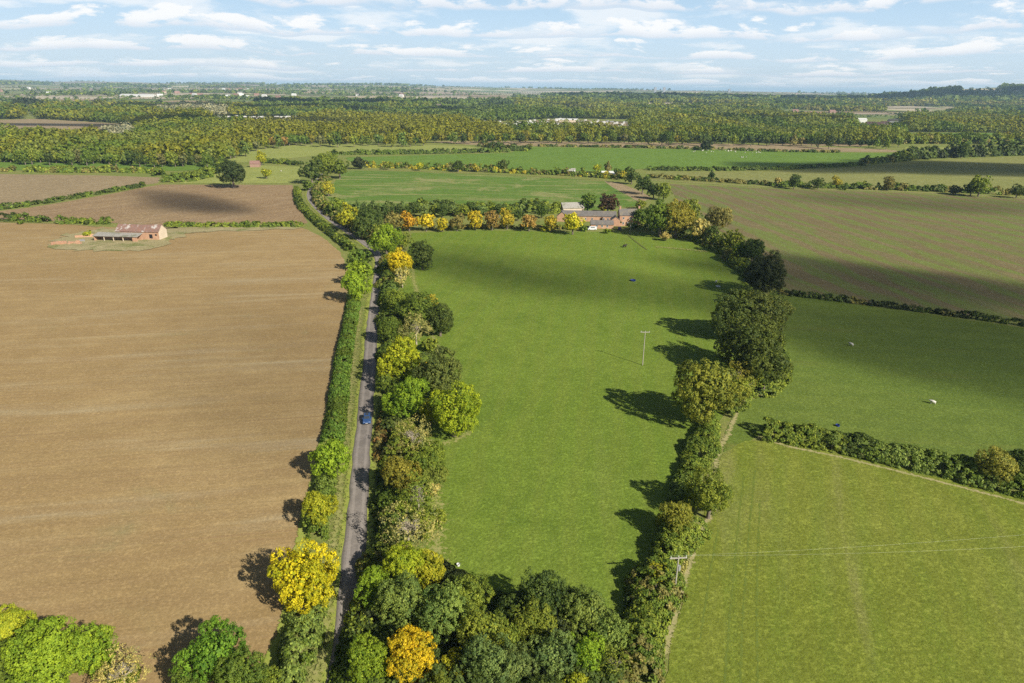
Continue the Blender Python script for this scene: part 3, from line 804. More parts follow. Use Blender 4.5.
T(431, 303, 8, 'tree', 'amber', 'tiny amber-tinged tree behind the dark oval tree', GL)
T(389, 329, 13, 'tree', 'mid', 'green tree at the lane edge beside the pale twiggy shrub', GL)
T(416, 330, 15, 'thin', 'tan', 'pale twiggy half-bare tree in the upper hedgerow', GL)
T(430, 345, 10, 'shrub', 'olive', 'olive shrub under the pale twiggy tree on the pasture side', GL)
T(400, 358, 21, 'tree', 'lime', 'large lime green tree at the lane edge above the blue car', GL)
T(384, 383, 9, 'tree', 'mid', 'narrow green tree touching the lane just above the blue car', GL)
T(439, 372, 25, 'tree', (.125, .155, .05), 'big dark grey green tree bulging into the pasture left side', GL)
T(424, 369, 8, 'tree', 'amber', 'small amber tree between the lime and the grey green trees', GL)
T(408, 397, 20, 'tree', 'bright', 'bright green tree right of the blue car', GL)
T(453, 409, 25, 'tree', 'lime', 'wide yellow green tree bulging furthest into the pasture', GL)
T(430, 412, 12, 'tree', 'yg', 'yellow green tree between the bright and the wide yellow green trees', GL)
T(393, 424, 11, 'shrub', 'dark', 'dark shrub at the lane right edge just below the blue car', GL)
T(414, 437, 18, 'thin', 'tan', 'thin tan shrub below the wide yellow green tree', GL)
T(404, 442, 15, 'shrub', 'olive', 'olive shrub under the thin tan one by the lane', GL)
T(423, 465, 18, 'shrub', 'olive', 'broad olive shrub in the lower hedgerow on the pasture side', GL)
T(400, 476, 20, 'tree', 'autumn', 'rounded olive brown tree by the lane in the lower hedgerow', GL)
T(418, 496, 20, 'thin', 'olive', 'thin olive tree in the lower hedgerow above the pale bare one', GL)
T(430, 452, 15, 'shrub', 'olive', 'olive shrub directly below the dry grass by the wide yellow green tree', GL)
T(434, 478, 14, 'shrub', (.22, .24, .06), 'pale olive shrub bulging into the pasture in the lower hedgerow', GL)
T(427, 522, 16, 'shrub', 'olive', 'olive shrub right of the largest pale bare tree', GL)
T(391, 502, 14, 'shrub', 'mid', 'green shrub at the lane edge opposite the yellowing tree', GL)
T(431, 490, 10, 'shrub', 'tan', 'tan shrub on the pasture edge of the lower hedgerow', GL)
T(408, 528, 27, 'thin', 'tan', 'largest pale bare tree of the hedgerow, above the copse', GL)
T(393, 537, 14, 'shrub', 'olive', 'olive shrub under the largest pale bare tree', GL)
# foreground copse
T(404, 565, 25, 'tree', 'lime', 'lime green tree at the top left of the foreground copse', GB)
T(377, 586, 21, 'tree', 'bright', 'bright green tree overhanging the lane at the copse', GB)
T(430, 572, 17, 'tree', 'yg', 'small yellow green tree on the pasture side of the copse', GB)
T(400, 601, 27, 'tree', 'grey', 'grey green tree in the copse between two lime trees and the golden one', GB)
T(443, 610, 28, 'tree', 'grey', 'big grey green tree right above the golden tree in the copse', GB)
T(468, 597, 22, 'tree', 'olive', 'olive tree with rounded top at the copse upper edge', GB)
T(485, 630, 26, 'tree', 'olive', 'broad olive tree in the middle of the copse', GB)
T(368, 660, 24, 'tree', 'bright', 'bright green tree at the bottom beside the shaded lane', GB)
T(412, 657, 25, 'tree', (.62, .43, .025), 'round golden orange tree at the bottom of the copse', GB)
T(456, 664, 15, 'tree', 'yg', 'small yellow green tree right of the golden orange one', GB)
T(440, 690, 16, 'tree', 'olive', 'olive tree crown cut by the picture bottom under the golden tree', GB)
T(488, 662, 22, 'tall', 'blue', 'tall bluish tree at the bottom middle of the copse', GB)
T(541, 596, 22, 'tall', 'dark', 'tall dark green tree forming the peak of the copse', GB)
T(512, 612, 18, 'tree', 'dark', 'dark tree left of the copse peak', GB)
T(533, 622, 22, 'tree', 'olive', 'olive tan tree below the peak of the copse', GB)
T(507, 640, 18, 'tree', 'olive', 'small olive tree between two blue grey trees in the copse', GB)
T(515, 665, 22, 'tree', 'blue', 'blue grey willow-like tree at the bottom of the copse, left one', GB)
T(553, 655, 24, 'tree', 'blue', 'blue grey rounded tree low in the copse, right one', GB)
T(583, 612, 24, 'tree', 'grey', 'large grey green tree at the right shoulder of the copse', GB)
T(568, 600, 14, 'tall', 'dark', 'slim dark tree behind the right shoulder of the copse', GB)
T(586, 655, 18, 'tall', 'bright', 'narrow fresh green tree low in the right of the copse', GB)
T(611, 634, 19, 'tree', 'grey', 'grey green tree at the right end of the copse near the pasture foot', GB)
T(613, 665, 18, 'thin', 'olive', 'thin olive tree at the right end bottom of the copse', GB)
T(607, 668, 15, 'shrub', 'olive', 'olive shrub at the bottom right of the copse', GB)
T(577, 684, 14, 'tree', 'yg', 'yellow green crown cut by the picture bottom in the copse', GB)
T(640, 655, 17, 'shrub', 'mid', 'green shrub between copse and right-hand dirt track', GB)
T(545, 690, 18, 'tree', 'dark', 'dark tree crown cut by the picture bottom beside the yellow green one', GB)
# bottom left
T(6, 628, 22, 'tree', 'yg', 'yellow green tree at the left edge of the picture bottom', 'trees at the bottom left')
T(14, 655, 22, 'tree', 'mid', 'mid green tree in the bottom left corner', 'trees at the bottom left')
T(44, 655, 30, 'tree', 'bright', 'large bright green tree in the bottom left group', 'trees at the bottom left')
T(88, 652, 22, 'tree', 'bright', 'bright green tree at the right end of the bottom left group', 'trees at the bottom left')
T(122, 672, 20, 'thin', 'tan', 'pale bare shrub right of the bottom left group', 'trees at the bottom left')
T(124, 680, 12, 'shrub', 'olive', 'olive shrub under the pale bare one at bottom left', 'trees at the bottom left')
T(212, 655, 27, 'tree', (.15, .26, .035), 'fresh green tree standing alone at the foot of the ploughed field', 'trees at the bottom left')
T(240, 675, 22, 'tree', 'mid', 'lower green tree joined to the fresh green one at the field foot', 'trees at the bottom left')
T(186, 682, 16, 'tree', 'mid', 'small green tree crown cut by picture bottom at the field foot', 'trees at the bottom left')
T(268, 684, 14, 'shrub', 'olive', 'olive shrub at the bottom between field foot and lane hedge', 'trees at the bottom left')
# right of the pasture
T(740, 252, 9, 'tree', 'bright', 'small bright green tree at the top right of the pasture', GR)
T(766, 270, 23, 'tree', 'black', 'almost black shaded tree at the corner of the striped field', GR)  # near-black leaf colour has the cloud shade painted in
T(753, 250, 13, 'tree', 'dark', 'dark olive tree behind the almost black one', GR)
T(733, 240, 12, 'tree', 'olive', 'olive tree right of the farm willows', GR)
T(736, 313, 29, 'tree', (.1, .122, .034), 'upper left of the big dark oaks beside the pasture', GR, squash=.86)
T(764, 315, 28, 'tree', (.1, .122, .034), 'upper right of the big dark oaks, beside the shaded field', GR, squash=.86)
T(744, 338, 36, 'tree', (.115, .14, .036), 'largest oak in the middle of the big round clump', GR, squash=.86)
T(766, 364, 28, 'tree', (.11, .138, .036), 'lower right of the big dark oaks above the dirt track', GR, squash=.86)
T(711, 388, 35, 'tree', (.23, .235, .045), 'autumn brown olive oak in front of the big dark oaks', GR)
T(737, 378, 17, 'thin', 'autumn', 'half-dead tree with white bare branches beside the autumn oak', GR)
T(711, 494, 25, 'tree', 'olive', 'round olive yellow tree between pasture and lower right meadow', GR)
T(675, 516, 20, 'tree', 'autumn', 'yellow brown tree left of the round olive yellow one', GR)
T(657, 574, 11, 'tall', 'yg', 'small upright yellow green tree beside the power pole', GR)
T(664, 545, 12, 'shrub', 'olive', 'olive shrub above the small upright yellow green tree', GR)
T(630, 600, 10, 'shrub', 'dark', 'dark shrub at the foot of the pasture', GR)
T(998, 464, 20, 'tree', (.27, .27, .075), 'yellow olive tree in the dark hedge at the right edge', GR)
T(1020, 462, 16, 'tree', 'dark', 'dark tree at the right edge behind the yellow olive one', GR)
T(833, 440, 9, 'thin', 'grey', 'thin greyish bush in the dark hedge at the right', GR)
T(775, 428, 8, 'shrub', 'tan', 'pale bush at the left end of the dark right-hand hedge', GR)
# autumn row above the pasture
T(347, 217, 12, 'tree', 'yg', 'yellow green tree inside the bend of the lane', GA)
T(370, 221, 13, 'tree', 'dark', 'dark green round tree beside the yellow green one at the bend', GA)
T(337, 205, 9, 'tree', 'olive', 'olive tree on the inner side of the lane bend', GA)
T(328, 188, 7, 'tree', 'amber', 'small amber bush by the upper lane', GA)
T(394, 220, 10, 'tree', 'brown', 'brown tree at the left end of the autumn row', GA)
T(379, 232, 9, 'tree', 'olive', 'olive tree in front of the dark one at the bend', GA)
T(409, 221, 9, 'tree', 'orange', 'bright orange tree, first in the autumn row', GA)
T(426, 221, 9, 'tree', (.54, .45, .04), 'golden tree right beside the bright orange one', GA)
T(442, 224, 7, 'tree', (.54, .45, .04), 'smaller golden tree third in the autumn row', GA)
T(457, 222, 8, 'tree', 'brown', 'brownish green tree in the middle of the autumn row', GA)
T(475, 220, 9, 'tree', (.5, .38, .04), 'mustard yellow tree in the middle of the autumn row', GA)
T(492, 220, 9, 'tree', 'rust', 'rusty brown tree between two mustard ones', GA)
T(507, 219, 9, 'tree', 'amber', 'amber green tree right of the rusty brown one', GA)
T(529, 221, 9, 'tree', (.38, .26, .1), 'light rust tree left of the farm', GA)
T(551, 223, 8, 'tree', 'amber', 'small amber tree before the farm gable', GA)
T(573, 222, 11, 'tree', (.54, .45, .04), 'golden tree right in front of the farm buildings', GA)
T(518, 214, 6, 'tree', 'dark', 'dark small tree behind the autumn row near the farm', GA)
T(542, 210, 7, 'tree', 'mid', 'green small tree in the farm garden left of the gable', GA)
# farm
T(588, 202, 9, 'tree', 'mid', 'green garden tree behind the long farm roof', GF)
T(608, 203, 11, 'tree', 'purple', 'dark purple copper beech behind the farm roof', GF)
T(603, 208, 6, 'shrub', 'yg', 'yellow green bush in front of the copper beech', GF)
T(640, 216, 9, 'tree', 'mid', 'mid green tree touching the brick farmhouse', GF)
T(661, 216, 18, 'tree', 'mid', 'large green poplar right of the brick farmhouse', GF)
T(677, 217, 18, 'tree', 'autumn', 'yellowish willow beside the large green poplar', GF)
T(690, 212, 12, 'tree', 'olive', 'olive tree behind the yellowish willow', GF)
T(699, 228, 12, 'tree', 'tan', 'pale tan tree in front of the brown willow', GF)
T(719, 217, 14, 'tree', 'brown', 'brown hazy tree at the corner of the striped field', GF)
T(712, 234, 9, 'tree', 'dark', 'dark tree under the brown hazy one', GF)
T(665, 237, 6, 'shrub', 'tan', 'small pale shrub standing in the pasture below the willow', GF)
T(584, 229, 4, 'shrub', 'mid', 'green shrub left of the white van', GF)
T(607, 231, 4, 'shrub', 'olive', 'olive shrub before the low farm wing', GF)
T(543, 229, 4, 'shrub', 'yg', 'yellow green shrub at the foot of the farm gable', GF)
T(620, 222, 5, 'shrub', 'dark', 'dark shrub against the brick farmhouse wall', GF)
T(633, 226, 5, 'shrub', 'mid', 'green shrub at the farmhouse corner by the pole', GF)
T(632, 175, 8, 'tree', 'dark', 'dark round tree above the stubble patch', GF)
T(643, 184, 9, 'tree', 'dark', 'dark tree at the corner of the stubble patch', GF)
T(654, 190, 8, 'tree', 'dark', 'dark tree below the corner of the stubble patch', GF)
T(664, 191, 8, 'tree', 'olive', 'olive dark tree nearest the striped field top corner', GF)
T(640, 205, 7, 'shrub', 'olive', 'olive bush between farm chimney and stubble patch', GF)
# upper part
T(232, 171.5, 14.5, 'tree', (.06, .085, .035), 'dark round solitary tree at the top of the ploughed field', GX)
T(311, 170, 12, 'tree', 'dark', 'dark tree on the left where the lane disappears', GX)
T(326, 163, 13, 'tree', 'olive', 'olive brown tree where the lane disappears', GX)
T(339, 167, 10, 'tree', 'mid', 'green tree on the right where the lane disappears', GX)
T(308, 186, 7, 'shrub', 'mid', 'green bush on the upper lane left side', GX)
T(359, 164, 8, 'shrub', 'black', 'very dark bush at the left end of the wheat field', GX)
T(266, 173, 5, 'tree', 'yg', 'tiny yellow green tree in the small grass field', GX)
T(261, 158, 6, 'tree', 'yg', 'small yellow tree by the brick cottage', GX)
T(458, 165, 6, 'tree', 'dark', 'single dark tree above the patchy crop, left one', GX)
T(503, 164.5, 6.5, 'tree', 'dark', 'single dark round tree above the patchy crop, right one', GX)
T(420, 166, 4, 'tree', 'yg', 'tiny yellow green tree in the mixed hedge', GX)
T(388, 165, 4, 'tree', 'olive', 'tiny olive tree in the mixed hedge', GX)
T(476, 168, 3.5, 'tree', 'amber', 'tiny amber tree between the two single dark trees', GX)
T(597, 168, 4, 'tree', 'yg', 'tiny yellow tree beside the white farm sheds', GX)
T(608, 167, 5, 'tree', 'brown', 'small brown tree behind the white farm sheds', GX)
T(618, 172, 4.5, 'tree', 'mid', 'small green tree right of the white farm sheds', GX)
T(706, 146, 7, 'shrub', 'black', 'dark clump of bushes in the stubble strip', GX)
T(697, 148, 3.5, 'shrub', 'dark', 'small dark bush left of the stubble strip clump', GX)
T(712, 175, 4, 'tree', 'dark', 'small dark leaning tree on the farm track, left one', GX)
T(709, 179, 3, 'shrub', 'dark', 'low dark bush below the leaning tree on the farm track', GX)
T(778, 181, 4.5, 'tree', 'tan', 'small tan tree in the hedge right of the leaning tree', GX)
T(795, 181, 7, 'tree', 'dark', 'dark bushy tree in the hedge above the striped field', GX)
T(819, 182.5, 6, 'tree', 'dark', 'second dark bushy tree in the hedge above the striped field', GX)
T(837, 181.5, 5.5, 'tree', 'amber', 'amber tree in the hedge above the striped field', GX)
T(845, 188, 3.5, 'shrub', 'dark', 'low dark bush right of the amber tree', GX)
T(863, 185, 5, 'shrub', 'olive', 'olive bush in the hedge above the striped field', GX)
T(889, 183, 6.5, 'tree', 'brown', 'brown tree in the hedge above the striped field', GX)
T(956, 190.5, 7, 'shrub', 'black', 'low very dark bush left of the large hedge oak', GX)
T(981, 184, 11, 'tree', 'olive', 'large hedge oak near the right edge above the striped field', GX)
T(972, 188, 7, 'tree', 'dark', 'dark left half of the hedge oak clump near the right edge', GX)
T(1018, 190, 7, 'tree', 'dark', 'dark hedge tree at the right edge above the striped field', GX)
T(963, 149, 6, 'tall', 'dark', 'tall dark tree rising from the right tree belt', GX)
T(20, 222, 3.5, 'shrub', 'mid', 'small round bush in the hedge at the far left', GX)
T(77, 221, 4, 'shrub', 'mid', 'round green bush left of the ruined barn', GX)
T(86, 222.5, 3.5, 'shrub', 'dark', 'dark green bush left of the ruined barn', GX)
T(88, 234, 4.5, 'shrub', 'yg', 'yellow bush by the brick rubble at the barn', GX)
for i in range(7):
    T(358 + i * 7.5, 207 + (i % 2) * 3, 6, 'cone', 'blue', 'dark pointed conifer packed in the plantation inside the lane bend', 'conifers inside the lane bend', seed=i)
for i in range(7):
    T(362 + i * 7.5, 213 - (i % 2) * 2, 6, 'cone', 'dark', 'dark pointed conifer packed in the plantation inside the lane bend', 'conifers inside the lane bend', seed=i + 20)
for i in range(10):
    T(414 + i * 9.5 + (i % 3), 208.5 + (i % 2) * 1.5, 6.5, 'tree', ('dark', 'blue', 'olive')[i % 3], 'small dark tree in the belt behind the autumn row', 'trees in the belt behind the autumn row', seed=i)

# white dead branches among the big oaks
sn = tree(746, 384, 13, 'thin', 'autumn', 'bleached dead tree poking out between the oaks', GR)
for c in list(sn.children):
    if c.name.startswith('trunk'): c.data = SNAG
    else: bpy.data.objects.remove(c)

# front rows of the far woods: each tree on its own
def row(pts, n, rp, kinds, label, group, seed):
    rnd = random.Random(seed)
    xs = np.linspace(0, len(pts) - 1, n)
    P = np.array(pts, float)
    for i, t in enumerate(xs):
        k = min(int(t), len(pts) - 2); q = P[k] + (P[k + 1] - P[k]) * (t - k)
        r = rp * rnd.uniform(.75, 1.25)
        T(q[0] + rnd.uniform(-2, 2), q[1] - r * .95 + rnd.uniform(-.6, .6), r, rnd.choice(['tree', 'tree', 'tall']), rnd.choice(kinds), label, group, seed=seed * 100 + i)
WK = ['olive', 'mid', 'olive', 'dark', 'autumn', 'grey', 'olive', 'mid', (.2, .19, .09), 'grey', (.28, .27, .04)]
row([(2, 161), (220, 164.5)], 30, 5.2, WK, 'small tree in the front row of the left wood behind the green strip', 'front row of the left wood', 1)
row([(228, 158), (262, 147), (300, 143.5)], 14, 5, WK + ['rust', 'orange'], 'small tree in the front row of the wood above the pale grass field', 'front row of the middle wood', 2)
row([(305, 143.8), (425, 144.2)], 16, 4.6, WK, 'little tree in the wood edge behind the pale grass field', 'front row behind the pale field', 3)
row([(428, 141.5), (690, 142.5)], 38, 4.8, WK + ['dark', 'mid'], 'little tree in the wood edge behind the stubble strip', 'front row behind the stubble strip', 4)
row([(700, 142.5), (768, 144), (898, 146.5)], 28, 4.8, ['dark', 'olive', 'grey', 'mid', 'brown', 'dark'], 'little tree in the far right wood edge', 'front row of the right wood', 5)

# ------------------------------------------------------------------ woods and farmland beyond (too many to count)
WOODS = [  # (outline, palette)
    ([(150, 110), (228, 110), (229, 117), (165, 116)], 6), ([(104, 135), (135, 134), (134, 141), (108, 141)], 6), ([(440, 118), (512, 119), (512, 121), (450, 121)], 2),
    ([(-60, 138), (0, 137), (112, 138), (150, 131), (232, 131), (240, 143), (228, 158), (222, 164), (110, 162.5), (0, 160), (-60, 160)], 0),
    ([(28, 109), (60, 107), (256, 107), (256, 131), (150, 128), (125, 124), (40, 119)], 1),
    ([(-60, 109), (26, 109.5), (24, 119), (-60, 121)], 1),
    ([(256, 103), (416, 102.5), (512, 102), (512, 121), (470, 121.5), (400, 119), (300, 119.5), (256, 118)], 2),
    ([(232, 132), (256, 122), (300, 123), (330, 117), (400, 118), (470, 124), (512, 127), (512, 141), (430, 141), (428, 144), (300, 144), (262, 147), (236, 152)], 3),
    ([(512, 102), (560, 101), (768, 103), (768, 143.5), (690, 142.5), (512, 141), (512, 128), (600, 129.5), (640, 126), (660, 124), (630, 119.5), (560, 118.5), (512, 121)], 4),
    ([(540, 96.5), (620, 96), (768, 98), (1080, 100), (1080, 104), (768, 102.5), (560, 99)], 2),
    ([(768, 101), (840, 103), (1080, 103), (1080, 112), (1000, 113), (840, 112), (790, 110), (768, 110)], 5),
    ([(768, 113), (788, 117), (850, 120), (862, 127), (905, 128), (900, 118), (930, 116), (1080, 117), (1080, 133), (905, 132.5), (900, 146), (768, 144)], 4),
    ([(870, 95), (898, 92), (918, 88), (935, 86), (960, 90), (955, 99), (870, 100)], 2),
    ([(948, 91.5), (985, 95), (980, 99), (950, 99)], 2),
    ([(1000, 87.6), (1080, 87), (1080, 90), (1006, 90)], 2),
    ([(903, 142), (955, 141.5), (1080, 142), (1080, 145), (903, 144)], 5),
]
pal_sets = [
    ['dark', 'mid', 'grey', 'mid', 'olive', 'grey', 'olive', 'autumn', 'yg', 'tan'],
    ['dark', 'mid', 'mid', 'bright', 'olive', 'mid', 'yg'],
    ['black', 'dark', 'dark', 'blue', 'mid', 'mid', 'olive'],
    ['mid', 'olive', 'olive', 'autumn', 'autumn', 'yg', 'amber', 'tan'],
    ['dark', 'dark', 'mid', 'mid', 'olive', 'grey', 'olive', 'bright', 'yg', 'amber'],
    ['dark', 'dark', 'mid', 'olive', 'brown', 'olive'],
    [(.3, .28, .25), (.36, .33, .28), (.28, .27, .2)]]


def blobs(name, X, Y, Rr, tint, faces, seed, tall=None):
    rng = np.random.default_rng(seed); n = len(X)
    Z = H(X, Y); tall = np.full(n, 1.25) if tall is None else tall
    ph = rng.random((n, 3)) * 6.283
    ci = np.repeat(np.arange(n), faces)
    d = rng.normal(size=(len(ci), 3)); d[:, 2] = np.abs(d[:, 2]) * 1.1 - .35; d = unit(d)
    lump = 1 + .22 * np.sin(d[:, 0] * 4.2 + ph[ci, 0]) * np.sin(d[:, 1] * 4.2 + ph[ci, 1]) + .14 * np.sin(d[:, 2] * 7 + ph[ci, 2])
    rr = (Rr[ci] * lump)[:, None]
    P = np.stack([X[ci], Y[ci], Z[ci] + Rr[ci] * tall[ci] * .95], 1) + d * rr * np.stack([np.ones(len(ci)), np.ones(len(ci)), tall[ci]], 1)
    Nn = unit(d + rng.normal(size=d.shape) * .45)
    s = Rr[ci] * (3.1 / math.sqrt(faces)) * rng.uniform(.7, 1.4, len(ci))
    me = quads_mesh(name, P, Nn, s, .15 + .6 * rng.random(len(ci)), tint[ci], rng=rng)
    me.materials.append(M_LEAFT); return me


def grid_pts(y0, y1, step, rng, umax=.86):
    ys = np.arange(y0, y1, step)
    out = []
    for y in ys:
        xs = np.arange(-umax * y, umax * y, step)
        out.append(np.stack([xs + rng.uniform(-.5, .5, len(xs)) * step, y + rng.uniform(-.5, .5, len(xs)) * step], 1))
    return np.concatenate(out)


CAMPX = [(466, 122), (512, 122), (560, 119), (628, 122), (632, 127), (600, 129.5), (512, 128), (470, 125)]
CAMPX2 = [(205, 116.5), (298, 117), (300, 123), (215, 121)]
rng = np.random.default_rng(5)
bands = [(640, 1500, 10.5, 95, 5.6), (1500, 2400, 14, 55, 7.2), (2400, 3800, 22, 32, 10.5), (3800, 6500, 36, 14, 16)]
for bi, (y0, y1, st, faces, rad) in enumerate(bands):
    g2 = grid_pts(y0, y1, st, rng)
    X, Y = g2[:, 0], g2[:, 1]
    PX, PY = project(X, Y, H(X, Y))
    ok = np.zeros(len(X), bool); tint = np.zeros((len(X), 3))
    for poly, ps in WOODS:
        m = inpoly(PX, PY, poly) & ~ok
        cols = np.array([np.minimum(PAL[c], (.23, .225, .1)) for c in pal_sets[ps]]) * (.95, .94, .68) if ps < 6 else np.array(pal_sets[6])
        v = .5 * vnoise(X / 90, Y / 150, ps) + .32 * vnoise(X / 260, Y / 420, ps + 7) + .1 * rng.random(len(X)) + .04
        idx = np.clip(((v - .15) / .7 * len(cols)).astype(int), 0, len(cols) - 1)
        tint[m] = (cols[idx] * rng.uniform(.9, 1.12, (len(X), 1)))[m]
        ok |= m
    GAPS = [[(40, 140), (95, 139), (92, 141.5), (44, 142)], [(140, 116), (180, 116.5), (176, 118.5), (138, 118)], [(340, 112), (400, 111.5), (396, 113), (342, 113.5)], [(560, 109), (640, 108.5), (636, 110.2), (566, 110.6)],
            [(700, 117), (745, 117.5), (742, 119.6), (704, 119)], [(430, 105), (520, 104.5), (515, 106), (434, 106.4)], [(640, 103.5), (740, 103.2), (730, 104.8), (648, 105)], [(880, 107), (960, 106.5), (954, 108.5), (886, 108.8)],
            [(362, 135.5), (420, 133), (414, 138), (370, 139)], [(780, 110.5), (840, 112), (836, 117), (786, 115)], [(850, 121), (905, 122), (906, 129), (862, 129)], [(60, 108), (120, 107.5), (118, 109), (64, 109.4)]]
    GAPS = [[(x, y + (4 if y > np.mean([v[1] for v in q]) else 0)) for x, y in q] for q in GAPS]
    for q in GAPS + [[(x, y + (6 if y > 122.5 else 0)) for x, y in CAMPX], [(x, y + (5 if y > 118 else 0)) for x, y in CAMPX2]]: ok &= ~inpoly(PX, PY, q)
    X, Y, tint = X[ok], Y[ok], tint[ok]
    Rr = rad * rng.uniform(.85, 1.35, len(X))
    tl = rng.uniform(.9, 1.25, len(X)) * (1.3 if bi == 0 else 1.1 if bi == 1 else .75 if bi == 2 else .55) * (.6 + .65 * vnoise(X / 110, Y / 160, 21))
    print('wood band', bi, len(X))
    if len(X):
        o = link("woodland", blobs("woodland", X, Y, Rr, tint, faces, 40 + bi, tl))
        tag(o, ['mixed autumn wood behind the far side of the fields', 'dense wood in the plain beyond the near woods', 'distant dark woods below the farmland', 'faraway blue-green woods under the horizon'][bi], 'wood', None, 'stuff')

# hedge and tree lines of the far farmland
hx, hy, hr = [], [], []
for k in range(420):
    y = 2100 * (13500 / 2100) ** rng.random(); x = rng.uniform(-.85, .85) * y
    a = rng.choice([.2, .35, -.25, 1.75, 1.9]) + rng.normal() * .08
    L = rng.uniform(150, 520) * (1 + y / 9000); st = 9 + y / 420
    n = int(L / st); t = (np.arange(n) - n / 2) * st
    xx = x + np.cos(a) * t + rng.normal(size=n) * 2; yy = y + np.sin(a) * t + rng.normal(size=n) * 2
    hx.append(xx); hy.append(yy); hr.append(rng.uniform(.35, 1.0, n) * (3.0 + y / 2200) * rng.choice([.6, 1, 1.3]))
for k in range(60):   # small copses
    y = 2600 * (13500 / 2600) ** rng.random(); x = rng.uniform(-.85, .85) * y; n = rng.integers(20, 110)
    wv = rng.uniform(60, 260) * (1 + y / 9000)
    hx.append(x + rng.normal(size=n) * wv); hy.append(y + rng.normal(size=n) * wv * .5); hr.append(rng.uniform(.7, 1.2, n) * (6 + y / 1100))
for (pa, pb, n, rr) in (((-20, 82.2), (52, 82.5), 110, 16), ((60, 84.5), (170, 85.5), 150, 13), ((330, 86.2), (410, 89.0), 110, 14), ((240, 86), (330, 87), 60, 10)):
    for i in range(n):   # wooded crests
        t = rng.random(); p = at(pa[0] + (pb[0] - pa[0]) * t, pa[1] + (pb[1] - pa[1]) * t + 1.6 + rng.random() * 1.2)
        hx.append(np.array([p[0]])); hy.append(np.array([p[1]])); hr.append(np.array([rr * rng.uniform(.7, 1.3)]))
X = np.concatenate(hx); Y = np.concatenate(hy); Rr = np.concatenate(hr)
PX, PY = project(X, Y, H(X, Y))
ok = np.ones(len(X), bool)
for poly, _ in WOODS: ok &= ~inpoly(PX, PY, poly)
for q in ([(380, 96), (470, 96), (510, 95), (512, 99), (416, 99)], CAMPX, CAMPX2): ok &= ~inpoly(PX, PY, q)
ok &= (Y > 2000)
X, Y, Rr = X[ok], Y[ok], Rr[ok]
cols = np.array([PAL[c] for c in ('dark', 'mid', 'dark', 'olive', 'blue')])
print('far hedges', len(X))
o = link("hedgerow_trees", blobs("hedgerow_trees", X, Y, Rr, cols[rng.integers(0, 5, len(X))], 16, 77, np.full(len(X), .85)))
tag(o, 'lines of trees and hedges dividing the distant farmland', 'trees', None, 'stuff')

# dark clump standing up out of the plain at far left
X = []; Y = []
p = at(29, 111)
for i in range(90):
    a = rng.random() * 6.283; r_ = math.sqrt(rng.random()) * p[1] * 15 / F
    X.append(p[0] + math.cos(a) * r_); Y.append(p[1] + math.sin(a) * r_ * .8)
X = np.array(X); Y = np.array(Y)
dd = np.hypot(X - p[0], (Y - p[1]) / .8) / (p[1] * 15 / F)
o = link("copse", blobs("copse", X, Y, np.full(len(X), 13.0), np.tile(PAL['black'], (len(X), 1)), 30, 78, .55 + .75 * np.sqrt(np.clip(1 - dd ** 2, 0, 1))))
tag(o, 'very dark domed copse in the plain at the far left', 'copse')

exec_parts = True
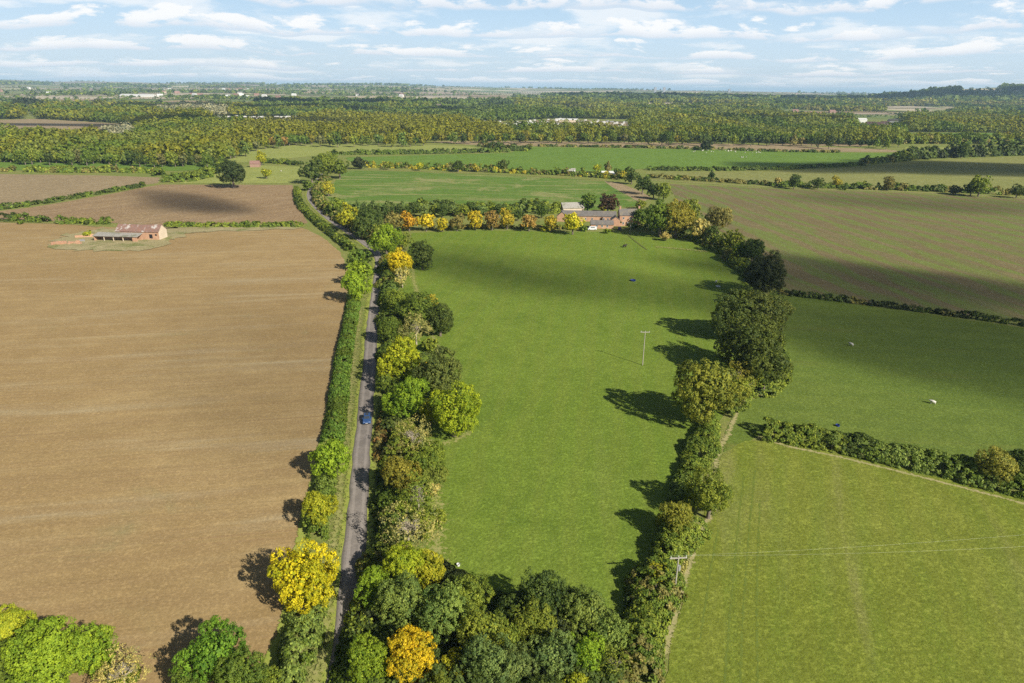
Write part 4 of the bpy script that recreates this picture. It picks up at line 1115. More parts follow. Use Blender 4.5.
# ------------------------------------------------------------------ building helpers
class MB:
    def __init__(s): s.V = []; s.F = []
    def box(s, x0, x1, y0, y1, z0, z1):
        i = len(s.V)
        s.V += [(x0, y0, z0), (x1, y0, z0), (x1, y1, z0), (x0, y1, z0), (x0, y0, z1), (x1, y0, z1), (x1, y1, z1), (x0, y1, z1)]
        s.F += [tuple(i + k for k in f) for f in ((0, 3, 2, 1), (4, 5, 6, 7), (0, 1, 5, 4), (1, 2, 6, 5), (2, 3, 7, 6), (3, 0, 4, 7))]
        return s
    def gable_walls(s, L, W, h, rh):     # closed pentagonal prism, ridge along x
        i = len(s.V)
        for x in (-L / 2, L / 2):
            s.V += [(x, -W / 2, 0), (x, W / 2, 0), (x, W / 2, h), (x, 0, h + rh), (x, -W / 2, h)]
        s.F += [(i + 4, i + 3, i + 2, i + 1, i), (i + 5, i + 6, i + 7, i + 8, i + 9)]
        for k in range(5):
            a, b = k, (k + 1) % 5
            s.F.append((i + a, i + b, i + 5 + b, i + 5 + a))
        return s
    def gable_roof(s, L, W, h, rh, t=.18, eave=.35, over=.2, sag=0.0):
        for sg in (-1, 1):
            i = len(s.V)
            sl = rh / (W / 2); ye = sg * (W / 2 + eave); ze = h - sl * eave + .02
            for x in (-L / 2 - over, 0, L / 2 + over):
                dz = -sag if x == 0 else 0
                s.V += [(x, 0, h + rh + .02 + dz), (x, ye, ze), (x, ye, ze + t), (x, 0, h + rh + .02 + t + dz)]
            for k in range(2):
                a = i + k * 4
                for q in range(4):
                    b = (q + 1) % 4
                    s.F.append((a + q, a + b, a + 4 + b, a + 4 + q))
            s.F += [(i, i + 1, i + 2, i + 3), (i + 11, i + 10, i + 9, i + 8)]
        return s
    def slab(s, pts, t):
        i = len(s.V); n = len(pts)
        s.V += [tuple(p) for p in pts] + [(p[0], p[1], p[2] - t) for p in pts]
        s.F += [tuple(range(i, i + n)), tuple(i + n + k for k in reversed(range(n)))]
        for k in range(n): s.F.append((i + k, i + n + k, i + n + (k + 1) % n, i + (k + 1) % n))
        return s
    def tube(s, p0, p1, r0, r1=None, n=8): tube_into(s.V, s.F, p0, p1, r0, r1 or r0, n); return s
    def build(s, name, mat, parent=None, bevel=0.0, smooth_=False):
        me = bpy.data.meshes.new(name); me.from_pydata(s.V, [], s.F); me.update()
        import bmesh
        bm = bmesh.new(); bm.from_mesh(me); bmesh.ops.recalc_face_normals(bm, faces=bm.faces)
        if bevel: bmesh.ops.bevel(bm, geom=list(bm.edges), offset=bevel, segments=2, affect='EDGES', profile=.6)
        bm.to_mesh(me); bm.free()
        if smooth_:
            for p in me.polygons: p.use_smooth = True
        return link(name, me, mat, parent)


def brick(name, c1, c2, mortar=(.4, .36, .3)):
    m, nt, out = newmat(name); g = N(nt)
    p = g.n('ShaderNodeBsdfPrincipled'); p.inputs['Roughness'].default_value = .9
    co = g.coord()
    c = g.mix(g.ramp(g.noise(co, .5, 6, .7), .35, .65), c1, c2)
    c = g.mix(g.ramp(g.noise(co, 5, 4, .8), .45, .7, 0, .45), c, mortar)
    g.l(c, p.inputs['Base Color']); g.l(p.outputs[0], out.inputs[0]); return m


def roofmat(name, c1, c2, c3, lo=.5, hi=.62, rowsz=.35):
    m, nt, out = newmat(name); g = N(nt)
    p = g.n('ShaderNodeBsdfPrincipled'); p.inputs['Roughness'].default_value = .8
    co = g.coord()
    c = g.mix(g.ramp(g.noise(co, .9, 6, .75), .35, .65), c1, c2)
    c = g.mix(g.ramp(g.noise(g.mapping(co, loc=(3, 1, 0)), .28, 5, .65), lo, hi), c, c3)
    sx = g.n('ShaderNodeSeparateXYZ'); g.l(co, sx.inputs[0])
    w = g.math('SINE', g.math('MULTIPLY', sx.outputs[0], 6.283 / rowsz))
    g.l(c, p.inputs['Base Color'])
    b = g.n('ShaderNodeBump'); b.inputs['Strength'].default_value = .5; b.inputs['Distance'].default_value = .05
    g.l(w, b.inputs['Height']); g.l(b.outputs[0], p.inputs['Normal'])
    g.l(p.outputs[0], out.inputs[0]); return m


M_BRICK = brick("orange_brick", (.4, .21, .12), (.5, .3, .18))
M_BRICKP = brick("pale_stone", (.52, .42, .3), (.6, .5, .37))
M_TILE = roofmat("red_clay_tiles", (.26, .14, .1), (.19, .12, .095), (.46, .42, .38))
M_SLATE = roofmat("grey_slate", (.12, .11, .1), (.17, .155, .14), (.2, .17, .12))
M_ASB = roofmat("grey_corrugated_sheet", (.3, .28, .24), (.38, .36, .31), (.22, .22, .15), rowsz=.2)
M_DARK = plain("near_black", (.02, .02, .022), .9)  # painted shade for the barn openings; also tyres and dark shed walls
M_GLASS = plain("window_glass", (.05, .06, .07), .12, spec=.6, var=.05)
M_WHITE = plain("white_paint", (.6, .6, .57), .6, var=.06)
M_WOOD = plain("weathered_wood", (.3, .26, .2), .9, var=.25, scale=4)
M_POLE = plain("grey_pole_wood", (.36, .33, .27), .9, var=.15, scale=4)
M_METAL = plain("dull_metal", (.5, .5, .5), .5, .6)
M_WIRE = plain("wire", (.4, .42, .3), .5, .3)


def on(px, py): p = at(px, py); return (p[0], p[1], 0.0)
def mpp(px, py):
    p = at(px, py); return -(CMn.T @ (p - [0, 0, CAMH]))[2] / F


def windows(parent, L, W, specs, w=1.1, h=1.2, mat=None):
    """front wall (-y) windows: frame with its pane behind glazing bars; specs: (x, z)"""
    for x, z in specs:
        f = MB().box(x - w / 2, x + w / 2, -W / 2 - .06, -W / 2 + .02, z - .1, z).box(x - w / 2, x + w / 2, -W / 2 - .06, -W / 2 + .02, z + h, z + h + .1)
        f.box(x - w / 2, x - w / 2 + .1, -W / 2 - .06, -W / 2 + .02, z, z + h).box(x + w / 2 - .1, x + w / 2, -W / 2 - .06, -W / 2 + .02, z, z + h)
        f.box(x - .04, x + .04, -W / 2 - .05, -W / 2 + .02, z, z + h)
        fo = f.build('window', mat or M_WHITE, parent)
        MB().box(x - w / 2 + .1, x + w / 2 - .1, -W / 2 - .03, -W / 2 + .01, z, z + h).build('pane', M_GLASS, fo)


# ruined barn -----------------------------------------------------
bp = on(139, 239.5)
ang = R(-4)
barn = empty('barn', (bp[0], bp[1] + 3.5, 0), ang)
tag(barn, 'old brick barn with patched red tile roof in the ploughed field', 'barn')
MB().gable_walls(23, 7.5, 4.3, 2.9).build('wall', M_BRICK, barn)
MB().gable_roof(23, 7.5, 4.3, 2.9, sag=.15).build('roof', M_TILE, barn)
MB().box(6.3, 8.0, -3.8, -3.7, .8, 2.9).build('door', M_DARK, barn)  # flat near-black panel, shade of an open doorway painted on the wall
MB().box(9.5, 10.4, -3.8, -3.7, 2.2, 3.1).build('window', M_DARK, barn)  # black panel too: the shade inside the hole is its colour
MB().gable_walls(.12, 7.46, 4.28, 2.86).build('gable_panel', M_BRICKP, barn).location = (11.55, 0, 0)
shp = on(116, 241.5)
sh = empty('open_shed', (shp[0], shp[1], 0), ang)
tag(sh, 'long open-fronted shed with grey roof joined before the red barn', 'shed')
w = MB().box(-11.5, 11.5, 4.3, 4.6, 0, 2.9).box(-11.5, -11.2, 0, 4.3, 0, 2.5).box(8.9, 9.2, 0, 4.3, 0, 2.6).box(9.2, 11.5, -.05, .25, 0, 2.5)
w.build('wall', M_BRICK, sh)
MB().slab([(-12, -.5, 2.75), (11.9, -.5, 2.75), (11.9, 4.9, 3.7), (-12, 4.9, 3.7)], .16).build('roof', M_ASB, sh)
for x in (-6.2, -1.2, 3.9): MB().box(x - .17, x + .17, 0, .34, 0, 2.6).build('post', M_BRICKP, sh)
rb = on(68, 244)
rub = MB()
rr = random.Random(3)
for i in range(60):
    x = rr.uniform(-6.5, 6); y = rr.gauss(0, 1.0) + x * .22; s = rr.uniform(.3, 1.1); z = max(.3, 2.1 - abs(y - x * .22) * .7) * rr.uniform(.2, .9)
    rub.box(x - s, x + s * .7, y - s * .6, y + s * .6, 0, z)
tag(rub.build('rubble_heap', M_BRICK), 'heap of fallen orange bricks left of the open shed', 'rubble'); bpy.data.objects['rubble_heap'].location = rb
ww = on(84, 237.5)
rw = MB().box(-4, -.3, -.2, .2, 0, 1.3).box(-.3, 2.2, -.2, .2, 0, .8).box(2.2, 4.6, -.2, .2, 0, 1.6).build('ruined_wall', M_BRICK)
rw.location = ww; rw.rotation_euler = (0, 0, .35); tag(rw, 'low broken brick wall at the left end of the open shed', 'wall')
tr = on(82.5, 241.5)
t = MB().tube((-1.1, 0, .55), (1.1, 0, .55), .55, n=14).build('water_tank', M_METAL, smooth_=False); t.location = tr
tag(t, 'small grey water tank beside the brick rubble', 'tank')

# farm -----------------------------------------------------------
def house(name, label, px, py, L, W, h, rh, rz, wall, roof, cat, chim=(), win=(), doors=(), dy=0.0, chmat=None, winsize=(1.1, 1.2)):
    p = on(px, py); e = empty(name, (p[0], p[1] + dy, 0), rz); tag(e, label, cat, 'buildings of the farm' if cat != 'cottage' else None)
    MB().gable_walls(L, W, h, rh).build('wall', wall, e)
    r = MB().gable_roof(L, W, h, rh).build('roof', roof, e)
    for cx_ in chim:
        MB().box(cx_ - .45, cx_ + .45, -.4, .4, h + rh * .6, h + rh + 1.5).box(cx_ - .55, cx_ + .55, -.5, .5, h + rh + 1.5, h + rh + 1.7).build('chimney', chmat or M_BRICK, r)
    windows(e, L, W, win, *winsize)
    for x in doors:
        MB().box(x - .5, x + .5, -W / 2 - .05, -W / 2 + .02, 0, 2.1).build('door', M_WHITE, e)
    return e


m1 = mpp(600, 222)
house('farmhouse', 'two-storey orange brick farmhouse with slate roof beside tall poplar', 629.5, 226, 12.5, 7, 6.4, 3.0, R(3), M_BRICK, M_SLATE, 'house', chim=(-5.6, 5.6),
      win=((-4, 1), (-1.2, 1), (4, 1), (-4, 4), (0, 4), (4, 4)), doors=(1.6,), dy=3.5)
house('farm_range', 'long slate-roofed brick farm range with gable at its left', 589, 221.5, 33, 7, 3.4, 2.4, R(-3), M_BRICK, M_SLATE, 'barn', win=((9, 1), (11.5, 1), (14, 1), (-2, 1), (2, 1)), dy=3.5)
house('farm_wing', 'low grey-roofed brick wing in front of the long range', 602, 228.5, 13, 5, 2.5, 1.8, R(-2), M_BRICK, M_SLATE, 'shed', win=((-3, .9), (0, .9), (3, .9)), dy=2)
house('link_building', 'small brick building joining low wing and farmhouse', 615.5, 226, 5.5, 5, 3.6, 1.8, R(88), M_BRICK, M_SLATE, 'outbuilding', dy=2)
house('farm_barn', 'pale grey roofed barn behind the left end of the range', 572, 213.5, 14, 9, 3.6, 2.8, R(12), M_BRICKP, M_ASB, 'barn', dy=4)
house('gabled_cottage', 'brick gable building at the left end of the farm', 562.5, 220.5, 8, 6, 3.2, 2.6, R(80), M_BRICK, M_SLATE, 'outbuilding', dy=0)

def small_vehicle(name, label, px, py, c, L=4.2, rz=0.0, h=1.5, van=False):
    p = on(px, py); e = empty(name, p, rz); tag(e, label, 'van' if van else 'car')
    m = plain(name + "_paint", c, .35, var=.03, spec=.5)
    b = MB()
    prof = [(-L / 2, .35), (-L / 2, .85), (-L * .42, .95), (-L * .25, h * .62 + .1) if not van else (-L * .32, h), (-L * .15, h), (L * .28, h), (L * .42, .98), (L / 2, .85), (L / 2, .35)]
    if van: prof = [(-L / 2, .35), (-L / 2, h * .5), (-L * .42, h * .55), (-L * .3, h), (L / 2, h), (L / 2, .35)]
    n = len(prof)
    b.V = [(x, -.85, z) for x, z in prof] + [(x, .85, z) for x, z in prof]
    b.F = [tuple(range(n)), tuple(reversed(range(n, 2 * n)))] + [(k, n + k, n + (k + 1) % n, (k + 1) % n) for k in range(n)]
    b.build('body', m, e, bevel=.05)
    MB().box(-L * .2, L * .3, -.87, .87, h * .62, h * .88).build('side_window', M_GLASS, e)
    for sx in (-.3, .32):
        for sy in (-.86, .66): MB().tube((L * sx, sy, .33), (L * sx, sy + .2, .33), .33, n=14).build('wheel', M_DARK, e)
small_vehicle('parked_van', 'white van parked before the low farm wing', 592, 230, (.75, .76, .76), 5.0, 0.05, 2.0, True)
small_vehicle('parked_car', 'dark blue car parked by the brick farmhouse', 619.5, 229.5, (.02, .04, .16), 4.2, 1.4)

# little white and dark sheds in the hedge above the crop
def shed(name, label, px, py, L, W, h, rh, rz, wall, roof, group=None, cat='shed'):
    p = at(px, py); e = empty(name, (p[0], p[1], p[2]), rz); tag(e, label, cat, group)
    MB().gable_walls(L, W, h, rh).build('wall', wall, e); MB().gable_roof(L, W, h, rh).build('roof', roof, e); return e
M_RED = plain("red_brick_far", (.32, .2, .15), .9); M_RTILE = plain("red_roof_far", (.26, .15, .12), .9)
shed('field_shed', 'dark shed with pale end in the hedge, left one', 567, 173, 9, 5, 2.4, 1.2, .1, M_DARK, M_ASB)
shed('field_shed', 'small white shed beside the dark hedge shed', 573, 172, 4, 4, 2.4, 1, .1, M_WHITE, M_ASB)
shed('field_shed', 'white shed in the hedge near the small yellow tree', 604, 175, 5, 4, 2.4, 1.2, 0, M_WHITE, M_WHITE)
shed('field_shed', 'blue grey shed right of the white hedge shed', 612, 175, 7, 5, 2.2, 1.3, -.2, plain("blue_grey_boards", (.12, .14, .25), .7), M_WHITE)
shed('cottage', 'tiny red brick cottage at the edge of the small grass field', 255.5, 167, 9, 6, 3.6, 2.4, .1, M_RED, M_RTILE, cat='cottage')
shed('industrial_building', 'long white-roofed building beyond the caravans', 568, 122, 48, 16, 5, 3, 0, M_BRICKP, M_WHITE, cat='building')
shed('industrial_building', 'brick building with pale roof left of the lawn in the wood', 650, 123, 44, 14, 6, 3, 0, M_RED, M_BRICKP, cat='building')
shed('industrial_building', 'white small building at the left of the lawn in the wood', 640, 123, 18, 12, 6, 3, 0, M_WHITE, M_WHITE, cat='building')
shed('industrial_building', 'white building in the right wood', 860, 122.5, 30, 14, 8, 3, 0, M_WHITE, M_WHITE, cat='building')
for i, (x, l) in enumerate(((870, 'far left'), (878, 'second'), (885, 'third'), (892, 'tallest'))):
    shed('estate_house', ['red-roofed long hall right of the white building in the right wood', 'low brick hall in the middle of the red roofs in the right wood',
                          'pale brick house among the red roofs in the right wood', 'blue-grey roofed house at the right of the red roofs'][i], x, 125.5, 22, 12, (5, 4, 6, 11)[i], 4, 0,
         (M_RED, M_RED, M_BRICKP, M_WHITE)[i], (M_RTILE, M_RTILE, M_RTILE, M_SLATE)[i], 'red-roofed buildings in the right wood', 'building')
for i, (x, y) in enumerate(((795, 112.5), (812, 115), (820, 115.5), (832, 113))):
    shed('village_house', 'tiny brick house of the hamlet in the clearing of the right wood', x, y, 22, 12, 6, 5, 0, M_RED, M_RTILE, 'houses of the hamlet', 'house')
for i, (x, y) in enumerate(((355, 116.5), (430, 118.5), (460, 120), (196, 159), (380, 140.5), (384, 140.5))):
    shed('white_building', ['white building above the left end of the yellow wood', 'pale building behind the middle of the yellow wood', 'white and brown house just left of the caravans', 'small white hut in the edge of the left wood',
                            'pale hut in the clearing of the yellow wood, left half', 'grey hut in the clearing of the yellow wood, right half'][i], x, y, (14, 14, 22, 4, 10, 10)[i], (8, 8, 8, 3, 6, 6)[i], (5, 5, 6, 2.4, 3, 3)[i], 1.5, 0, M_WHITE, M_WHITE, None, 'building')
shed('glasshouse', 'long white glasshouses on the slope at the far left', 138, 97, 150, 45, 8, 5, 0, M_WHITE, M_WHITE, None, 'glasshouse')
rnd = random.Random(9)
HM = [(M_RED, M_RTILE), (M_WHITE, M_SLATE), (M_BRICKP, M_RTILE), (M_WHITE, M_WHITE)]
hm_cache = []
for a, b in HM:
    me = MB().gable_walls(26, 13, 8, 6).build('village_house', a); r0 = MB().gable_roof(26, 13, 8, 6).build('roof', b); hm_cache.append((me.data, r0.data))
    bpy.data.objects.remove(me); bpy.data.objects.remove(r0)
k = 0
while k < 70:
    x = rnd.choice([rnd.gauss(225, 28), rnd.uniform(0, 420), rnd.gauss(180, 30), rnd.uniform(700, 800)]); y = rnd.uniform(88, 97) + x * .006
    p = at(x, y)
    if p[1] > 9000 or p[1] < 2300: continue
    e = empty('village_house', tuple(p), rnd.uniform(-.5, .5)); tag(e, 'tiny house of the distant villages below the horizon', 'house', 'houses of the distant villages')
    a, b = rnd.choice(hm_cache); link('wall', a, parent=e); link('roof', b, parent=e); k += 1
for x in (655, 664, 729):
    p = at(x, 92.5); e = MB().box(-14, 14, -10, 10, 0, 55 if x < 700 else 40).box(-15, 15, -11, 11, 55 if x < 700 else 40, (55 if x < 700 else 40) + 4).build('tower_block', plain("grey_concrete", (.3, .31, .33), .8))
    e.location = (p[0], p[1], p[2]); tag(e, {655: 'left of the hazy tower blocks on the skyline', 664: 'right-hand neighbour of the left hazy tower block', 729: 'lone hazy block further right on the skyline'}[x], 'tower block', 'tower blocks on the skyline')

# caravans
cv = MB().box(-6, 6, -2, 2, .5, 2.9).box(-6.1, 6.1, -2.1, 2.1, 2.9, 3.1)
cw = cv.build('static_caravan', M_WHITE); cme = cw.data; bpy.data.objects.remove(cw)
import itertools
def caravans(poly, n, seed, label, group):
    rnd = random.Random(seed); xs = [p[0] for p in poly]; ys = [p[1] for p in poly]; c = 0
    P = []
    while c < n:
        x = rnd.uniform(min(xs), max(xs)); y = rnd.uniform(min(ys), max(ys))
        if not inpoly(np.array([x]), np.array([y]), poly)[0]: continue
        p = at(x, y)
        if any(abs(p[0] - q[0]) < 15 and abs(p[1] - q[1]) < 9 for q in P): continue
        P.append(p); c += 1
        e = link('static_caravan', cme); e.location = tuple(p); e.rotation_euler = (0, 0, rnd.choice([0, .2, 1.4, 1.2])); tag(e, label, 'caravan', group)
caravans(CAMPX, 120, 1, 'pale static caravan in the park between the woods', 'caravans in the middle park')
caravans(CAMPX2, 45, 2, 'pale static caravan in the park left of the yellow wood', 'caravans in the left park')
field("caravan_park_ground", CAMPX, TANF, z=.1); field("caravan_park_ground", CAMPX2, TANF, z=.1)
field("lawn", [(652, 121), (659, 121), (659, 123.6), (648, 123.6)], GREEN_FAR, z=.12)

# ------------------------------------------------------------------ blue hatchback on the lane
def car():
    p = at(367.3, 421.5)
    d = at(364, 440) - at(368, 400); rz = math.atan2(d[1], d[0])
    e = empty('hatchback_car', (p[0], p[1], .205), rz, (1.12, 1.05, 1.05))
    tag(e, 'blue hatchback driving down the lane towards the viewer', 'car')
    paint = plain("blue_metallic_paint", (.05, .12, .3), .28, .35, .04, spec=.6)
    trim = plain("black_plastic", (.02, .02, .02), .6); tyre = plain("tyre_rubber", (.018, .018, .018), .85)
    lamp = plain("lamp_glass", (.8, .82, .85), .1, var=.02, spec=.8); rim = plain("alloy_rim", (.6, .6, .62), .3, .8)
    prof = [(2.02, .3), (2.08, .55), (1.98, .78), (1.05, .98), (.35, 1.38), (.0, 1.46), (-1.1, 1.45), (-1.75, 1.12), (-2.0, .95), (-2.05, .55), (-1.98, .3)]
    def halfw(z): return .88 if z < .9 else .88 - (z - .9) * .42
    b = MB(); n = len(prof)
    for s in (-1, -.8, .8, 1):
        for x, z in prof:
            w_ = halfw(z); xx = x if abs(s) < .9 else x * .965
            b.V.append((xx, s * w_, z - (.03 if abs(s) > .9 else 0)))
    for r_ in range(3):
        for k in range(n - 1): b.F.append((r_ * n + k, r_ * n + k + 1, (r_ + 1) * n + k + 1, (r_ + 1) * n + k))
        b.F.append((r_ * n + n - 1, r_ * n, (r_ + 1) * n, (r_ + 1) * n + n - 1))
    b.F.append(tuple(range(n))); b.F.append(tuple(reversed(range(3 * n, 4 * n))))
    b.build('body', paint, e, bevel=.03)
    ws = MB().slab([(.98, -.68, 1.04), (.98, .68, 1.04), (.4, .56, 1.385), (.4, -.56, 1.385)], .02); ws.build('windscreen', M_GLASS, e)
    MB().slab([(-1.2, -.55, 1.455), (-1.2, .55, 1.455), (-1.72, .66, 1.17), (-1.72, -.66, 1.17)], .02).build('rear_window', M_GLASS, e)
    for s in (-1, 1):
        MB().slab([(.7, s * .83, 1.03), (.18, s * .7, 1.36), (-1.05, s * .7, 1.37), (-1.45, s * .83, 1.05)], .03).build('side_window', M_GLASS, e)
        MB().box(1.82, 2.0, s * .52 - .17, s * .52 + .17, .62, .76).build('headlight', lamp, e)
        m = MB().box(.62, .8, s * .98 - .1, s * .98 + .1, .98, 1.12).build('wing_mirror', paint, e, bevel=.02)
        for x in (1.28, -1.25):
            wh = MB().tube((x, s * .9, .31), (x, s * .7, .31), .31, n=20).build('wheel', tyre, e)
            MB().tube((x, s * .915, .31), (x, s * .89, .31), .19, n=14).build('rim', rim, wh)
    MB().box(2.02, 2.1, -.62, .62, .34, .5).build('grille', trim, e)
    MB().box(2.09, 2.115, -.26, .26, .42, .53).build('number_plate', M_WHITE, e)
    MB().box(-1.0, .1, -.35, .35, 1.462, 1.472).build('sunroof', M_GLASS, e)
car()

# ------------------------------------------------------------------ power poles and wires
def pole(px, py, h, label, arm_rz=0.0, transformer=False, r=.14):
    p = on(px, py); e = empty('power_pole', p, arm_rz); tag(e, label, 'power pole', 'power poles across the pasture')
    MB().tube((0, 0, 0), (0, 0, h), r, r * .7, 10).build('pole', M_POLE, e)
    a = MB().box(-1.35, 1.35, -.09, .09, h - .35, h - .18).build('crossarm', M_POLE, e)
    for x in (-1.2, 0, 1.2): MB().tube((x, 0, h - .18), (x, 0, h + .12), .06, .04, 8).build('insulator', M_WHITE, a)
    if transformer:
        MB().tube((.28, 0, h - 2.6), (.28, 0, h - 1.7), .22, .22, 10).build('transformer', M_METAL, e)
        MB().tube((0, 0, h - 3.0), (-1.4, .8, 0), .02, .02, 4).build('stay_wire', M_WIRE, e)
    return Vector(p)
P2 = pole(674, 597.5, 7.8, 'pale power pole with crossarm and grey box beside the lower meadow', .1, True)
P1 = pole(642.5, 365.3, 10.5, 'tall power pole standing alone in the middle of the pasture', .0)
P0 = pole(630, 234, 9.0, 'power pole beside the brick farmhouse', .2)
q = at(1150, 565); P3 = Vector((q[0] + 10, q[1] + 3, 0))
def wire(a, b, sag=.8, r=.022, label=''):
    b_ = MB(); n = 24
    pr = None
    for i in range(n + 1):
        t = i / n; p = a.lerp(b, t); p = Vector((p.x, p.y, p.z - sag * 4 * t * (1 - t)))
        if pr is not None: tube_into(b_.V, b_.F, pr, p, r, r, 4)
        pr = p
    o = b_.build('overhead_wire', M_WIRE); tag(o, label, 'wire', 'overhead wires'); return o
ea = at(764, 559.5, 7.6); eb = at(1024, 538, 7.4); dv = Vector(eb - ea).normalized()
tip1 = P2 + Vector((-1.2, 0, 7.9)); tip2 = P2 + Vector((1.2, .1, 7.9))
wire(tip1, Vector(at(1060, 531.5, 7.6)), .5, .0055, 'upper overhead wire running right from the lower power pole')
wire(tip2, Vector(at(1060, 544.5, 7.6)), .5, .0055, 'lower overhead wire running right from the lower power pole')

# ------------------------------------------------------------------ feed tubs, livestock
M_BLUE = plain("blue_plastic", (.02, .04, .2), .5); 
def tub(px, py, mat, label, r=.45, h=.4):
    p = on(px, py); b = MB(); n = 18
    for k in range(n):
        t = 6.2832 * k / n
        for rr_, z in ((r * .85, 0), (r, h), (r * .9, h), (r * .78, .06)): b.V.append((math.cos(t) * rr_, math.sin(t) * rr_, z))
    for k in range(n):
        for j in range(3):
            b.F.append((k * 4 + j, k * 4 + j + 1, ((k + 1) % n) * 4 + j + 1, ((k + 1) % n) * 4 + j))
    b.F.append(tuple(k * 4 for k in range(n))); b.F.append(tuple(k * 4 + 3 for k in range(n)))
    o = b.build('feed_tub', mat); o.location = (p[0], p[1], .06); tag(o, label, 'feed tub')
tub(458.3, 566, M_WHITE, 'small white feed tub lying in the lower left of the pasture', .3)
tub(633, 281, M_BLUE, 'blue trough in the upper pasture below the farmhouse', 1.2, .5)
tub(837.5, 426.3, M_BLUE, 'blue feed tub on the grass above the dark right-hand hedge', .5, .4)
tub(718, 287, M_WHITE, 'pale feed trough in the tree shadow at the right of the pasture', 1.0, .4)

M_WOOL = plain("wool", (.55, .52, .45), .95, var=.1, scale=6); M_HIDE = plain("dark_hide", (.03, .025, .02), .8)
def animal_mesh(name, mat, s=1.0):
    import bmesh
    bm = bmesh.new()
    sk = bm.verts.layers.skin.verify()
    pts = {}
    def v(k, co, r):
        x = bm.verts.new([c * s for c in co]); pts[k] = x; x[sk].radius = (r * s, r * s); return x
    v('pel', (-.38, 0, .62), .24); v('mid', (0, 0, .6), .27); v('sho', (.36, 0, .64), .22); v('neck', (.55, 0, .78), .13); v('head', (.72, 0, .84), .1); v('muz', (.88, 0, .74), .06); v('tail', (-.62, 0, .6), .05)
    for a, b in (('pel', 'mid'), ('mid', 'sho'), ('sho', 'neck'), ('neck', 'head'), ('head', 'muz'), ('pel', 'tail')): bm.edges.new((pts[a], pts[b]))
    for y in (-.13, .13):
        for nm, root, x, kx in (('f', 'sho', .36, .02), ('h', 'pel', -.4, -.07)):
            a = v(nm + 'u%s' % y, (x, y, .38), .075); b = v(nm + 'k%s' % y, (x + kx, y, .2), .045); c = v(nm + 'f%s' % y, (x, y, .02), .04)
            bm.edges.new((pts[root], a)); bm.edges.new((a, b)); bm.edges.new((b, c))
    me = bpy.data.meshes.new(name); bm.to_mesh(me); bm.free()
    o = bpy.data.objects.new(name, me); col.objects.link(o)
    md = o.modifiers.new('skin', 'SKIN'); md.use_smooth_shade = True
    for sv in me.skin_vertices[0].data: sv.use_root = False
    me.skin_vertices[0].data[0].use_root = True
    dg = bpy.context.evaluated_depsgraph_get(); dg.update()
    m2 = bpy.data.meshes.new_from_object(o.evaluated_get(dg)); m2.name = name
    bpy.data.objects.remove(o); m2.materials.clear(); m2.materials.append(mat)
    return m2
sheep_me = animal_mesh('sheep', M_WOOL, 1.15)
rnd = random.Random(4)
spots = [(690 + rnd.uniform(0, 75), 150.5 + rnd.uniform(0, 3.0)) for _ in range(26)] + [(738 + rnd.uniform(0, 8), 157 + rnd.uniform(0, 3)) for _ in range(4)]
for (x, y) in spots:
    p = at(x, y); o = link('sheep', sheep_me); o.location = (p[0], p[1], .06); o.rotation_euler = (0, 0, rnd.uniform(0, 6.28)); o.scale = (1.25,) * 3
    tag(o, 'white sheep grazing on the far wheat-green field', 'sheep', 'sheep on the far green field')
for (x, y, l) in ((932.5, 404, 'grey white sheep alone in the shaded green field at the right'), (716, 283, 'white sheep lying near the trough in the tree shadow'), (851, 346, 'pale sheep standing alone high in the shaded green field'), (281, 171.5, 'pale sheep in the small grass field by the lane end')):
    p = at(x, y); o = link('sheep', sheep_me); o.location = (p[0], p[1], .06); o.rotation_euler = (0, 0, rnd.uniform(0, 6.28)); tag(o, l, 'sheep')
cow_me = animal_mesh('cow', M_HIDE, 1.7)
p = at(624.5, 247.5); o = link('cow', cow_me); o.location = (p[0], p[1], .06); o.rotation_euler = (0, 0, .3); tag(o, 'dark cow grazing in the pasture below the farmhouse', 'cow')

# ------------------------------------------------------------------ sun, sky, clouds, haze
SUN_EL = R(33); SUN_AZ = R(135)      # compass angle from +Y towards +X: behind and to the right
S = Vector((math.sin(SUN_AZ) * math.cos(SUN_EL), math.cos(SUN_AZ) * math.cos(SUN_EL), math.sin(SUN_EL)))
ld = bpy.data.lights.new("sun", 'SUN'); ld.energy = 5.0; ld.angle = R(.53); ld.color = (1.0, .94, .84)
lo = bpy.data.objects.new("sun", ld); lo.rotation_euler = S.to_track_quat('Z', 'Y').to_euler(); lo.location = (0, 0, 300); col.objects.link(lo)

w = bpy.data.worlds.new("World"); sc.world = w; w.use_nodes = True
nt = w.node_tree
for n_ in list(nt.nodes): nt.nodes.remove(n_)
g = N(nt)
wo = g.n('ShaderNodeOutputWorld'); bg = g.n('ShaderNodeBackground'); g.l(bg.outputs[0], wo.inputs[0])
sky = g.n('ShaderNodeTexSky', sky_type='NISHITA'); sky.sun_disc = False
sky.sun_elevation = SUN_EL; sky.sun_rotation = SUN_AZ; sky.altitude = 50; sky.air_density = 1.0; sky.dust_density = .6; sky.ozone_density = 1.5
tc = g.n('ShaderNodeTexCoord')
sx = g.n('ShaderNodeSeparateXYZ'); g.l(tc.outputs['Generated'], sx.inputs[0])
elev = g.math('MAXIMUM', sx.outputs[2], 0.0)
